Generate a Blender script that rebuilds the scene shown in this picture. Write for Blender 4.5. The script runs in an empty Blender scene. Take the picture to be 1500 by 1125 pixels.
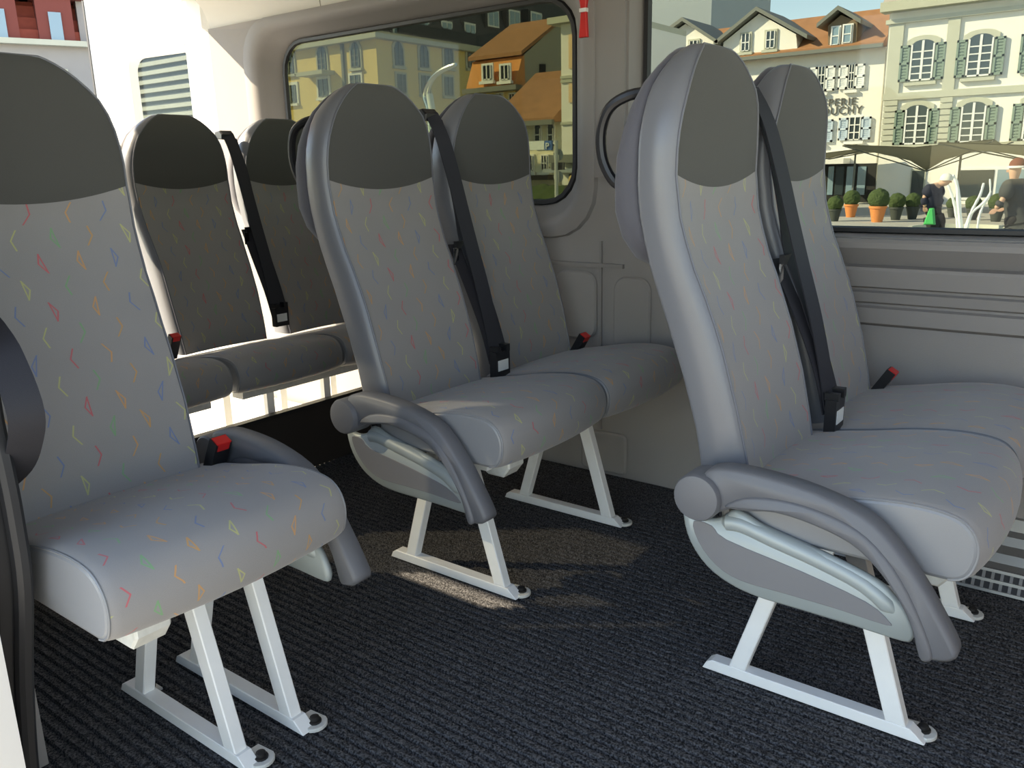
import bpy, bmesh, math, random
from mathutils import Vector, Matrix, noise
C = bpy.context.scene.collection
S = bpy.context.scene
random.seed(7)
R = math.radians
# ------------------------------------------------------------------ camera
CAM = Vector((.635, -1.474, 1.03)); FPX = 1219.5
pi_, ya_, ro_ = R(14.415), R(37.356), R(-1.309)
FW = Vector((-math.sin(ya_)*math.cos(pi_), math.cos(ya_)*math.cos(pi_), -math.sin(pi_)))
RT = Vector((math.cos(ya_), math.sin(ya_), 0)); UP = RT.cross(FW)
R2 = RT*math.cos(ro_)+UP*math.sin(ro_); U2 = -RT*math.sin(ro_)+UP*math.cos(ro_)
cd = bpy.data.cameras.new('camera'); cam = bpy.data.objects.new('camera', cd); C.objects.link(cam)
cd.sensor_fit = 'HORIZONTAL'; cd.sensor_width = 36; cd.lens = FPX/1500*36; cd.clip_start = .05; cd.clip_end = 500
M = Matrix((R2, U2, -FW)).transposed().to_4x4(); M.translation = CAM
cam.matrix_world = M
S.camera = cam
# ------------------------------------------------------------------ light
w = bpy.data.worlds.new('World'); S.world = w; w.use_nodes = True
nt = w.node_tree; bg = nt.nodes['Background']; hs = nt.nodes.new('ShaderNodeHueSaturation'); hs.inputs['Saturation'].default_value = .95
sky = nt.nodes.new('ShaderNodeTexSky'); sky.sky_type = 'NISHITA'; sky.sun_disc = False
sky.altitude = 1500; sky.sun_elevation = R(32); sky.sun_rotation = R(234); sky.air_density = 1.0; sky.dust_density = .0; sky.ozone_density = 2.0
nt.links.new(sky.outputs[0], hs.inputs['Color']); nt.links.new(hs.outputs[0], bg.inputs[0]); bg.inputs[1].default_value = .25
sd = bpy.data.lights.new('sun', 'SUN'); sd.energy = 6.4; sd.angle = R(.55); sd.color = (1, .95, .85)
sun = bpy.data.objects.new('sun', sd); C.objects.link(sun)
TOSUN = Vector((-.68, -.50, .53)).normalized()
sun.rotation_euler = TOSUN.to_track_quat('Z', 'Y').to_euler()
S.view_settings.view_transform = 'Standard'; S.view_settings.look = 'None'
S.view_settings.exposure = 1.36; S.view_settings.gamma = 1; S.view_settings.use_white_balance = True; S.view_settings.white_balance_temperature = 8300; S.view_settings.white_balance_tint = 11; S.view_settings.use_curve_mapping = False
try:
    S.cycles.max_bounces = 12; S.cycles.diffuse_bounces = 6; S.cycles.transparent_max_bounces = 16
except Exception: pass

# ------------------------------------------------------------------ helpers
def at(u, v, ax, c):
    """photo pixel -> point where its ray meets the plane ax=c"""
    d = FW+R2*((u-750)/FPX)+U2*((562.5-v)/FPX); i = 'xyz'.index(ax)
    return CAM+d*((c-CAM[i])/d[i])
def mat(name, col, rough=.6, metal=0, spec=.5, bump=0, bscale=400, var=0, vscale=30, coat=0, sheen=0):
    m = bpy.data.materials.new(name); m.use_nodes = True; n = m.node_tree; b = n.nodes['Principled BSDF']
    b.inputs['Base Color'].default_value = (*col, 1); b.inputs['Roughness'].default_value = rough
    b.inputs['Metallic'].default_value = metal; b.inputs['Specular IOR Level'].default_value = spec
    if coat: b.inputs['Coat Weight'].default_value = coat; b.inputs['Coat Roughness'].default_value = .3
    if sheen: b.inputs['Sheen Weight'].default_value = sheen
    tc = n.nodes.new('ShaderNodeTexCoord')
    if bump:
        t = n.nodes.new('ShaderNodeTexNoise'); t.inputs['Scale'].default_value = bscale; t.inputs['Detail'].default_value = 2
        n.links.new(tc.outputs['Object'], t.inputs['Vector'])
        bp = n.nodes.new('ShaderNodeBump'); bp.inputs['Strength'].default_value = bump; bp.inputs['Distance'].default_value = .002
        n.links.new(t.outputs[0], bp.inputs['Height']); n.links.new(bp.outputs[0], b.inputs['Normal'])
    if var:
        t = n.nodes.new('ShaderNodeTexNoise'); t.inputs['Scale'].default_value = vscale; t.inputs['Detail'].default_value = 4
        n.links.new(tc.outputs['Object'], t.inputs['Vector'])
        r = n.nodes.new('ShaderNodeMix'); r.data_type = 'RGBA'
        r.inputs['A'].default_value = (*[c*(1-var) for c in col], 1); r.inputs['B'].default_value = (*[min(1, c*(1+var)) for c in col], 1)
        n.links.new(t.outputs[0], r.inputs['Factor']); n.links.new(r.outputs['Result'], b.inputs['Base Color'])
    return m
class MB:
    def __init__(s): s.v = []; s.f = []; s.uv = {}
    def add(s, vs, fs):
        o = len(s.v); s.v += [tuple(v) for v in vs]; s.f += [tuple(i+o for i in f) for f in fs]; return s
    def box(s, a, b, rz=0, piv=None):
        x0, x1 = sorted((a[0], b[0])); y0, y1 = sorted((a[1], b[1])); z0, z1 = sorted((a[2], b[2]))
        vs = [Vector(p) for p in ((x0,y0,z0),(x1,y0,z0),(x1,y1,z0),(x0,y1,z0),(x0,y0,z1),(x1,y0,z1),(x1,y1,z1),(x0,y1,z1))]
        if rz:
            pv = Vector(piv) if piv else Vector(((x0+x1)/2, (y0+y1)/2, 0)); mt = Matrix.Rotation(rz, 3, 'Z'); vs = [mt@(v-pv)+pv for v in vs]
        return s.add(vs, [(3,2,1,0),(4,5,6,7),(0,1,5,4),(1,2,6,5),(2,3,7,6),(3,0,4,7)])
    def prism(s, pts, ax, c0, c1, bev=0):
        """outline in the plane normal to axis ax, between c0 and c1, with an optional chamfer"""
        n = len(pts); c0, c1 = min(c0, c1), max(c0, c1)
        def P(a, b, c): return {'x': (c, a, b), 'y': (a, c, b), 'z': (a, b, c)}[ax]
        if bev:
            ins = inset(pts, bev); ly = [(ins, c0), (pts, c0+bev), (pts, c1-bev), (ins, c1)]
        else: ly = [(pts, c0), (pts, c1)]
        vs = []; fs = []
        for L, c in ly: vs += [P(a, b, c) for a, b in L]
        for k in range(len(ly)-1):
            for i in range(n):
                j = (i+1) % n; fs.append((k*n+i, k*n+j, (k+1)*n+j, (k+1)*n+i))
        fs.append(tuple(range(n-1, -1, -1))); fs.append(tuple(range((len(ly)-1)*n, len(ly)*n)))
        return s.add(vs, fs)
    def tube(s, pts, r, n=8, closed=False):
        pts = [Vector(p) for p in pts]; m = len(pts); rr = r if isinstance(r, (list, tuple)) else [r]*m
        vs = []; fs = []; ref = None
        for i, p in enumerate(pts):
            a = pts[i-1] if (i or closed) else p; b = pts[(i+1) % m] if (i < m-1 or closed) else p
            t = (b-a).normalized()
            if ref is None: ref = t.orthogonal().normalized()
            ref = (ref-t*ref.dot(t)).normalized(); q = t.cross(ref)
            vs += [p+(ref*math.cos(2*math.pi*k/n)+q*math.sin(2*math.pi*k/n))*rr[i] for k in range(n)]
        for i in range(m if closed else m-1):
            for k in range(n):
                j = (i+1) % m; fs.append((i*n+k, i*n+(k+1) % n, j*n+(k+1) % n, j*n+k))
        if not closed: fs.append(tuple(range(n-1, -1, -1))); fs.append(tuple(range((m-1)*n, m*n)))
        return s.add(vs, fs)
    def lathe(s, prof, base, n=20, ax='z'):
        vs = []; fs = []; base = Vector(base); m = len(prof)
        for r, h in prof:
            for k in range(n):
                a = 2*math.pi*k/n; c, d = r*math.cos(a), r*math.sin(a)
                vs.append(base+Vector({'z': (c, d, h), 'y': (c, h, d), 'x': (h, c, d)}[ax]))
        for i in range(m-1):
            for k in range(n): fs.append((i*n+k, i*n+(k+1) % n, (i+1)*n+(k+1) % n, (i+1)*n+k))
        fs.append(tuple(range(n-1, -1, -1))); fs.append(tuple(range((m-1)*n, m*n)))
        return s.add(vs, fs)
    def ribbon(s, pts, wd, th=.0015):
        """strap through pts [(p, width vector)]"""
        m = len(pts); vs = []; fs = []
        for i, (p, wv) in enumerate(pts):
            p = Vector(p); wv = Vector(wv).normalized()
            a = Vector(pts[max(i-1, 0)][0]); b = Vector(pts[min(i+1, m-1)][0]); n = (b-a).cross(wv).normalized()
            for sx, sn in ((-1, -1), (1, -1), (1, 1), (-1, 1)): vs.append(p+wv*wd/2*sx+n*th*sn)
        for i in range(m-1):
            for k in range(4): fs.append((i*4+k, i*4+(k+1) % 4, i*4+4+(k+1) % 4, i*4+4+k))
        fs.append((3, 2, 1, 0)); fs.append(tuple(range(m*4-4, m*4)))
        return s.add(vs, fs)
    def build(s, name, m, parent=None, smooth=False, angle=35, off=None):
        if parent is not None and off is None: off = Vector(parent.get('_o', (0, 0, 0)))
        off = off or Vector((0, 0, 0))
        me = bpy.data.meshes.new(name); me.from_pydata([tuple(Vector(v)-off) for v in s.v], [], s.f)
        me.materials.append(m)
        if s.uv:
            ul = me.uv_layers.new(name='UVMap')
            for l in me.loops: ul.data[l.index].uv = s.uv.get(l.vertex_index, (0, 0))
        bm = bmesh.new(); bm.from_mesh(me); bmesh.ops.recalc_face_normals(bm, faces=bm.faces); bm.to_mesh(me); bm.free()
        if smooth:
            for p in me.polygons: p.use_smooth = True
            me.set_sharp_from_angle(angle=R(angle))
        o = bpy.data.objects.new(name, me); C.objects.link(o)
        if parent is not None: o.parent = parent; o['_o'] = tuple(off)
        return o
def inset(pts, d):
    n = len(pts); out = []; area = sum(pts[i][0]*pts[(i+1) % n][1]-pts[(i+1) % n][0]*pts[i][1] for i in range(n)); sg = 1 if area > 0 else -1
    for i in range(n):
        p = Vector(pts[i]); a = (p-Vector(pts[i-1])).normalized(); b = (Vector(pts[(i+1) % n])-p).normalized()
        na = Vector((-a.y, a.x))*sg; nb = Vector((-b.y, b.x))*sg; m = (na+nb)
        if m.length < 1e-4: m = na
        m.normalize(); out.append(tuple(p+m*d/max(.5, m.dot(na))))
    return out
def smooth_line(pts, n=4, closed=False):
    P = [Vector(p) for p in pts]; out = []; m = len(P)
    for i in range(m if closed else m-1):
        if closed: a, b, c, d = P[i-1], P[i], P[(i+1) % m], P[(i+2) % m]
        else: a, b, c, d = P[max(i-1, 0)], P[i], P[i+1], P[min(i+2, m-1)]
        for k in range(n):
            t = k/n; out.append(.5*((2*b)+(c-a)*t+(2*a-5*b+4*c-d)*t*t+(3*b-a-3*c+d)*t**3))
    if not closed: out.append(P[-1])
    return [tuple(p) for p in out]
def interp(tab, x):
    tab = sorted(tab)
    if x <= tab[0][0]: return tab[0][1]
    for (a, fa), (b, fb) in zip(tab, tab[1:]):
        if x <= b: return fa+(fb-fa)*(x-a)/(b-a)
    return tab[-1][1]
def tag(o, label=None, cat=None, group=None, kind=None):
    for k, v in (('label', label), ('category', cat), ('group', group), ('kind', kind)):
        if v: o[k] = v
    return o
def thing(name, loc, label, cat, group=None, kind=None):
    o = bpy.data.objects.new(name, None); o.empty_display_size = .1; C.objects.link(o); o.location = loc
    o['_o'] = tuple(loc); return tag(o, label, cat, group, kind)
def local(name, label, cat, group=None):      # a thing modelled around its own origin, moved later
    return thing(name, (0, 0, 0), label, cat, group)
def children(o): return [c for c in list(C.objects) if c.parent == o]
def copy_tree(o, parent=None):
    c = o.copy(); C.objects.link(c)
    if parent: c.parent = parent
    for ch in children(o): copy_tree(ch, c)
    return c
def rrect(x0, x1, z0, z1, r, n=5):
    out = []
    for cx, cz, a0 in ((x1-r, z1-r, 0), (x0+r, z1-r, 90), (x0+r, z0+r, 180), (x1-r, z0+r, 270)):
        for k in range(n+1): a = R(a0+90*k/n); out.append((cx+r*math.cos(a), cz+r*math.sin(a)))
    return out

# ------------------------------------------------------------------ materials
def fabric(name, base):
    m = bpy.data.materials.new(name); m.use_nodes = True; n = m.node_tree; b = n.nodes['Principled BSDF']
    L = n.links.new
    def mt(op, a, c=None):
        k = n.nodes.new('ShaderNodeMath'); k.operation = op
        for i, q in enumerate((a, c)):
            if q is None: continue
            if isinstance(q, (int, float)): k.inputs[i].default_value = q
            else: L(q, k.inputs[i])
        return k.outputs[0]
    uv = n.nodes.new('ShaderNodeUVMap'); sp = n.nodes.new('ShaderNodeSeparateXYZ'); L(uv.outputs[0], sp.inputs[0])
    u, v = sp.outputs[0], sp.outputs[1]
    RH, CW = .046, .070
    vr = mt('DIVIDE', v, RH); row = mt('FLOOR', vr); odd = mt('FLOORED_MODULO', row, 2)
    uo = mt('ADD', mt('DIVIDE', u, CW), mt('MULTIPLY', odd, .5)); col = mt('FLOOR', uo)
    fu = mt('MULTIPLY', mt('SUBTRACT', mt('FRACT', uo), .5), CW); fv = mt('MULTIPLY', mt('SUBTRACT', mt('FRACT', vr), .5), RH)
    cv = n.nodes.new('ShaderNodeCombineXYZ'); L(col, cv.inputs[0]); L(row, cv.inputs[1])
    wn = n.nodes.new('ShaderNodeTexWhiteNoise'); wn.noise_dimensions = '2D'; L(cv.outputs[0], wn.inputs['Vector'])
    s2 = n.nodes.new('ShaderNodeSeparateColor'); L(wn.outputs['Color'], s2.inputs[0])
    flip = mt('SUBTRACT', mt('MULTIPLY', mt('GREATER_THAN', s2.outputs[0], .5), 2), 1)
    sl = mt('MULTIPLY', mt('SUBTRACT', s2.outputs[1], .5), .6)
    x = mt('ADD', mt('MULTIPLY', fu, flip), mt('MULTIPLY', fv, sl)); y = fv
    H = .019
    a = mt('ABSOLUTE', mt('ADD', mt('SUBTRACT', x, .003), mt('MULTIPLY', mt('ABSOLUTE', y), .48)))
    st1 = mt('LESS_THAN', a, .0015); inside = mt('LESS_THAN', mt('ABSOLUTE', y), H)
    st2 = mt('MULTIPLY', mt('LESS_THAN', mt('ABSOLUTE', mt('ADD', x, .0055)), .0013), mt('GREATER_THAN', s2.outputs[2], .5))
    mask = mt('MULTIPLY', mt('MAXIMUM', st1, st2), inside)
    rp = n.nodes.new('ShaderNodeValToRGB'); rp.color_ramp.interpolation = 'CONSTANT'
    cols = [(.10, .17, .36), (.55, .07, .09), (.60, .28, .08), (.55, .27, .07), (.46, .45, .16), (.14, .36, .15)]
    e = rp.color_ramp.elements; e[0].color = (*cols[0], 1); e[0].position = 0; e[1].position = 1/6; e[1].color = (*cols[1], 1)
    for i in (2, 3, 4, 5): q = e.new(i/6); q.color = (*cols[i], 1)
    L(mt('DIVIDE', mt('ADD', mt('ADD', mt('FLOORED_MODULO', col, 3), mt('MULTIPLY', odd, 3)), .5), 6), rp.inputs[0])
    tn = n.nodes.new('ShaderNodeTexNoise'); tn.inputs['Scale'].default_value = 900; L(uv.outputs[0], tn.inputs['Vector'])
    t2 = n.nodes.new('ShaderNodeTexNoise'); t2.inputs['Scale'].default_value = 7; L(uv.outputs[0], t2.inputs['Vector'])
    k = mt('ADD', .78, mt('MULTIPLY', tn.outputs[0], .3)); k = mt('ADD', k, mt('MULTIPLY', t2.outputs[0], .14))
    bc = n.nodes.new('ShaderNodeMix'); bc.data_type = 'RGBA'; bc.blend_type = 'MULTIPLY'; bc.inputs['Factor'].default_value = 1
    bc.inputs['A'].default_value = (*base, 1); L(k, bc.inputs['B'])
    mx = n.nodes.new('ShaderNodeMix'); mx.data_type = 'RGBA'; L(mt('MULTIPLY', mask, .7), mx.inputs['Factor'])
    L(bc.outputs['Result'], mx.inputs['A']); L(rp.outputs[0], mx.inputs['B']); L(mx.outputs['Result'], b.inputs['Base Color'])
    b.inputs['Roughness'].default_value = .85; b.inputs['Sheen Weight'].default_value = .25; b.inputs['Specular IOR Level'].default_value = .25
    bp = n.nodes.new('ShaderNodeBump'); bp.inputs['Strength'].default_value = .25; bp.inputs['Distance'].default_value = .001
    L(tn.outputs[0], bp.inputs['Height']); L(bp.outputs[0], b.inputs['Normal'])
    return m
FAB = fabric('patterned_fabric', (.262, .250, .244))
HEAD = mat('dark_headrest_fabric', (.080, .079, .073), .8, spec=.2, bump=.3, bscale=900, sheen=.15)
VINYL = mat('grey_vinyl', (.150, .155, .17), .32, spec=.6, bump=.1, bscale=700)
SVINYL = mat('pale_grey_vinyl', (.225, .23, .24), .34, spec=.5, bump=.1, bscale=700)
PIPE = mat('blue_grey_piping', (.13, .135, .155), .4)
SHELL = mat('shell_fabric', (.085, .084, .10), .75, bump=.3, bscale=800, sheen=.2)
ARM = mat('armrest_plastic', (.125, .128, .140), .45, bump=.15, bscale=900)
PANEL = mat('panel_silver', (.33, .37, .37), .42, metal=.15, spec=.5)
INSET = mat('panel_inset', (.17, .17, .18), .5, bump=.15, bscale=900)
WHITE = mat('white_painted_steel', (.84, .84, .82), .4, var=.06, vscale=20)
DIRTY = mat('worn_white_steel', (.62, .62, .58), .5, var=.2, vscale=60)
BOLT = mat('dark_bolt', (.03, .028, .027), .5, metal=.5)
BELT = mat('belt_webbing', (.022, .022, .028), .6, spec=.35, bump=.3, bscale=1200)
BLACK = mat('black_plastic', (.012, .012, .014), .35)
RED = mat('red_plastic', (.62, .02, .02), .35)
CHROME = mat('chrome', (.75, .75, .75), .15, metal=1)
PAPER = mat('white_label', (.75, .75, .72), .6)
WALL = mat('wall_trim_grey', (.265, .248, .238), .55, spec=.3, bump=.15, bscale=900)
WALL2 = mat('wall_lining_grey', (.30, .282, .27), .7, spec=.25, bump=.3, bscale=700)
CEIL = mat('ceiling_cream', (.62, .60, .55), .7)
DOORW = mat('rear_door_white', (.78, .77, .73), .45)
SEAL = mat('rubber_seal', (.02, .02, .022), .5)
BODY = mat('body_paint', (.75, .72, .68), .3)
ALU = mat('aluminium_sill', (.26, .255, .245), .4, metal=.4)
def carpet():
    m = mat('charcoal_carpet', (.022, .022, .025), .95, spec=.15); n = m.node_tree; L = n.links.new; b = n.nodes['Principled BSDF']
    tc = n.nodes.new('ShaderNodeTexCoord'); t = n.nodes.new('ShaderNodeTexNoise'); t.inputs['Scale'].default_value = 260; t.inputs['Detail'].default_value = 3
    L(tc.outputs['Object'], t.inputs['Vector']); r = n.nodes.new('ShaderNodeValToRGB'); e = r.color_ramp.elements
    e[0].position = .38; e[0].color = (.016, .016, .017, 1); e[1].position = .68; e[1].color = (.135, .133, .135, 1)
    L(t.outputs[0], r.inputs[0]); L(r.outputs[0], b.inputs['Base Color'])
    bp = n.nodes.new('ShaderNodeBump'); bp.inputs['Strength'].default_value = .7; bp.inputs['Distance'].default_value = .004
    L(t.outputs[0], bp.inputs['Height']); L(bp.outputs[0], b.inputs['Normal']); return m
CARPET = carpet()
def glass(name, tint, refl=1.0):
    m = bpy.data.materials.new(name); m.use_nodes = True; n = m.node_tree; L = n.links.new
    n.nodes.remove(n.nodes['Principled BSDF']); o = n.nodes['Material Output']
    t = n.nodes.new('ShaderNodeBsdfTransparent'); t.inputs[0].default_value = (*tint, 1)
    g = n.nodes.new('ShaderNodeBsdfGlossy'); g.inputs['Roughness'].default_value = .02; g.inputs[0].default_value = (refl, refl, refl, 1)
    lw = n.nodes.new('ShaderNodeLayerWeight'); pw = n.nodes.new('ShaderNodeMath'); pw.operation = 'POWER'; pw.inputs[1].default_value = 5; L(lw.outputs['Facing'], pw.inputs[0])
    f = n.nodes.new('ShaderNodeMath'); f.operation = 'MULTIPLY_ADD'; f.inputs[1].default_value = .7; f.inputs[2].default_value = .012; L(pw.outputs[0], f.inputs[0]); x = n.nodes.new('ShaderNodeMixShader')
    L(f.outputs[0], x.inputs[0]); L(t.outputs[0], x.inputs[1]); L(g.outputs[0], x.inputs[2]); L(x.outputs[0], o.inputs[0]); return m
TINT = glass('privacy_glass', (.32, .338, .272))     # each pane is crossed twice (two faces)
TINT3 = glass('side_glass', (.535, .56, .525))
TINTD = glass('dark_privacy_glass', (.30, .30, .28))  # unseen right-side panes, tinted dark to keep sun off the seats
TINTR = glass('rear_door_glass', (.55, .60, .60))

# ------------------------------------------------------------------ van shell
def struct(o, kind='structure'): o['kind'] = kind; return o
# ribbed carpet floor: real ribs running along the van
mb = MB(); ys = []; y = -1.02
while y < .90:
    ys += [(y, -.007), (y+.003, 0), (y+.014, 0), (y+.017, -.007)]; y += .0225
x0, x1 = -1.9, 2.3
vs = []; n = len(ys)
for (yy, zz) in ys: vs += [(x0, yy, zz-.002), (x1, yy, zz-.002)]
vs += [(x0, ys[-1][0], -.06), (x1, ys[-1][0], -.06), (x0, ys[0][0], -.06), (x1, ys[0][0], -.06)]
fs = [(2*i, 2*i+1, 2*i+3, 2*i+2) for i in range(n+1)]+[(2*n+2, 2*n+3, 1, 0)]
mb.add(vs, fs); struct(mb.build('floor', CARPET))
# left wall with two window openings (rounded), smooth bent profile
W2 = (-2.40, -.915, .91, 1.575); W2o = (-2.56, -.805, .81, 1.66)
W3 = (-.675, 2.2, .842, 1.60); W3o = (-.70, 2.25, .834, 1.66)
def wall_y(z):
    return interp([(0, .885), (.6, .885), (.81, .885), (1.64, .885), (1.74, .84), (1.80, .77), (1.84, .66)], z)
def holed(name, m, xr, zr, holes, thick=.02, parent=None, yf=wall_y):
    bm = bmesh.new()
    def loop(pts):
        vs = [bm.verts.new((a, 0, b)) for a, b in pts]
        return [bm.edges.new((vs[i], vs[(i+1) % len(vs)])) for i in range(len(vs))]
    ed = loop([(xr[0], zr[0]), (xr[1], zr[0]), (xr[1], zr[1]), (xr[0], zr[1])])
    for h in holes: ed += loop(h)
    bmesh.ops.triangle_fill(bm, edges=ed, use_beauty=True, use_dissolve=False)
    me = bpy.data.meshes.new(name); 
    r = bmesh.ops.extrude_face_region(bm, geom=list(bm.faces)); 
    top = {v for v in r['geom'] if isinstance(v, bmesh.types.BMVert)}
    for v in bm.verts: v.co.y = yf(v.co.z)+(thick if v in top else 0)
    bmesh.ops.recalc_face_normals(bm, faces=bm.faces); bm.to_mesh(me); bm.free(); me.materials.append(m)
    o = bpy.data.objects.new(name, me); C.objects.link(o)
    if parent: o.parent = parent
    return o
wl = struct(holed('wall_left', WALL2, (-2.80, 2.3), (0, 1.66), [rrect(*W2o, .16), rrect(*W3o, .03)]))
# outer skin that keeps the sun off, with the same openings
sk = holed('outer_skin', BODY, (-3.0, 2.3), (-.4, 1.9), [rrect(-2.44, -.88, .88, 1.60, .1), rrect(-.70, 2.24, .82, 1.64, .05)], .02, wl, yf=lambda z: .985)
# cove between wall and ceiling
prof = smooth_line([(.885, 1.655), (.875, 1.70), (.84, 1.76), (.76, 1.81), (.62, 1.84)], 3)
prof2 = [(a+.02, b+.03) for a, b in reversed(prof)]
for i, (a, b) in enumerate(((-2.80, -2.062), (-2.056, -.76), (-.754, 2.3))):
    MB().prism(prof+prof2, 'x', a, b).build('ceiling_cove', CEIL, wl, smooth=True)
struct(MB().box((-3.0, -1.0, 1.85), (2.3, .72, 1.92)).box((-3.0, .7, 1.87), (2.3, 1.0, 1.92)).build('ceiling', CEIL))
# window 2: deep rounded frame, rubber seal and pane
def ring(name, a, ya, b, yb, m, parent, mid=None, smooth=True):
    """loft between rounded outlines a (at depth ya) and b (at yb)"""
    L = [(a, ya)]+(mid or [])+[(b, yb)]; n = len(a); v = []; f = []
    for P, yy in L: v += [(p[0], yy, p[1]) for p in P]
    for k in range(len(L)-1):
        for i in range(n): j = (i+1) % n; f.append((k*n+i, k*n+j, (k+1)*n+j, (k+1)*n+i))
    return MB().add(v, f).build(name, m, parent, smooth=smooth, angle=50)
def blend(A, B, t): return [(a[0]*(1-t)+b[0]*t, a[1]*(1-t)+b[1]*t) for a, b in zip(A, B)]
w2 = thing('window_1', (-1.66, .95, .91), None, None, kind='structure')
A = rrect(*W2o, .16); Bq = rrect(*W2, .13); A0 = rrect(W2o[0]-.005, W2o[1]+.005, W2o[2]-.005, W2o[3]+.005, .165)
ring('window_frame', A0, .886, Bq, .952, WALL, w2, mid=[(A, .868), (blend(A, Bq, .30), .860), (blend(A, Bq, .55), .873), (blend(A, Bq, .62), .893), (blend(A, Bq, .9), .925)])
G = rrect(W2[0]+.022, W2[1]-.022, W2[2]+.02, W2[3]-.02, .11)
ring('rubber_seal', Bq, .952, G, .952, SEAL, w2, mid=[(blend(Bq, G, .2), .940), (blend(Bq, G, .8), .940)])
MB().prism(rrect(W2[0]+.01, W2[1]-.01, W2[2]+.01, W2[3]-.01, .12), 'y', .955, .960).build('pane', TINT, w2)
# window 3
w3 = thing('window_2', (.8, .95, .84), None, None, kind='structure')
A = rrect(*W3o, .03); Bq = rrect(*W3, .03); G = rrect(W3[0]+.022, W3[1]-.02, W3[2]+.018, W3[3]-.02, .02)
ring('window_frame', A, .884, Bq, .952, WALL, w3, mid=[(blend(A, Bq, .3), .884)])
ring('rubber_seal', Bq, .952, G, .952, SEAL, w3, mid=[(blend(Bq, G, .2), .935), (blend(Bq, G, .8), .935)])
MB().prism(rrect(W3[0]+.01, W3[1]-.01, W3[2]+.01, W3[3]-.01, .02), 'y', .955, .960).build('pane', TINT3, w3)
# moulded band below window 3
p = [(.886, .60), (.868, .61), (.868, .650), (.880, .655), (.880, .661), (.866, .667), (.862, .692), (.872, .697), (.872, .703), (.852, .709), (.846, .752), (.850, .760), (.884, .764), (.848, .810), (.848, .824), (.856, .833), (.90, .832), (.90, .60)]
struct(MB().prism(p, 'x', -.36, 2.25).build('trim_1', WALL, smooth=True, angle=30))
# panels of window 2 bay: lower lining with two recessed fields and pillar seams
def field(x0, x1, z0, z1, r, name='trim_2'):
    o = MB(); a = rrect(x0, x1, z0, z1, r); o.prism(a, 'y', .874, .8855, .006); return o
tr = thing('trim_2', (-.8, .885, .0), None, None, kind='structure')
field(-.965, -.80, .47, .70, .045).build('lining_panel', WALL2, tr, smooth=True)
field(-.735, -.60, .40, .69, .045).build('lining_panel', WALL2, tr, smooth=True)
field(-.86, -.68, .01, .155, .02).build('lining_panel', WALL2, tr, smooth=True)
MB().box((-.789, .876, .16), (-.781, .8852, .80)).build('seam_bead', WALL, tr)
MB().box((-1.3, .872, .715), (-.70, .8852, .728)).build('ledge_bead', WALL, tr)
MB().box((-.835, .872, 1.0), (-.70, .8852, 1.655)).build('pillar_cover', WALL, tr)
# heater duct along the wall foot
hd = thing('heater_duct', (.6, .78, 0), 'grey stepped heater duct with punched grille along the wall foot', 'duct')
MB().prism([(.885, .002), (.885, .135), (.868, .135), (.860, .105), (.83, .10), (.822, .078), (.775, .074), (.766, .052), (.735, .049), (.735, .002)], 'x', -.10, 1.6).build('duct_body', ALU, hd)
MB().prism([(.734, .002), (.734, .047), (.726, .047), (.700, .006), (.700, .002)], 'x', -.10, 1.6).build('grille_backing', SEAL, hd)
g = MB()
for k in range(86):
    x = -.10+k*.0198; g.prism([(.728, .049), (.7245, .049), (.696, .004), (.700, .004)], 'x', x, x+.007)
for t in (0, .5, 1): 
    yy = .7245-.0275*t; zz = .048-.043*t; g.prism([(yy-.003, zz-.004), (yy+.002, zz-.004), (yy+.003, zz+.003), (yy-.001, zz+.003)], 'x', -.10, 1.6)
tag(g.build('grille', ALU, hd), kind='stuff')
# right wall behind the sliding door opening, with side windows; rear frame; D pillar
wr = struct(MB().box((-2.98, -1.02, 0), (-.84, -.96, .90)).box((-2.98, -1.02, 1.56), (-.84, -.96, 1.86)).box((-2.98, -1.02, .9), (-2.6, -.96, 1.56)).box((-.90, -1.02, .9), (-.84, -.96, 1.56)).box((-1.76, -1.02, .9), (-1.70, -.96, 1.56)).build('wall_right', WALL))
wf = struct(MB().box((-.70, -1.03, 1.70), (1.40, -.97, 1.88)).box((1.40, -1.03, -.06), (2.3, -.97, .9)).box((1.40, -1.03, .9), (1.50, -.97, 1.88)).build('wall_front_right', WALL))
MB().box((-.86, -1.018, .3), (-.70, -1.002, 1.86)).box((-.86, -1.018, 0), (-.78, -1.002, .3)).build('pillar', WALL, wr)
sl = thing('door_2', (-1.4, -1.10, 0), None, None, kind='structure')      # unseen sliding door pushed back, edge extended to keep sun off the left cushion
MB().box((-1.75, -1.12, -.35), (-.615, -1.07, .92)).box((-1.75, -1.12, 1.54), (-.615, -1.07, 1.80)).box((-1.75, -1.12, .92), (-1.65, -1.07, 1.54)).box((-.90, -1.12, .92), (-.615, -1.07, 1.54)).build('door_panel', BODY, sl)
MB().box((-1.65, -1.10, .92), (-.90, -1.095, 1.54)).build('pane', TINTD, sl)
wfr = struct(MB().box((1.80, -1.0, 0), (1.84, .866, 1.0)).box((2.24, -1.0, 0), (2.3, 1.0, .95)).build('wall_front_blocker', WALL))  # unseen cab partition and dash, added to cut light from the front
w4 = thing('window_3', (-1.7, -.99, .9), None, None, kind='structure')
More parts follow.
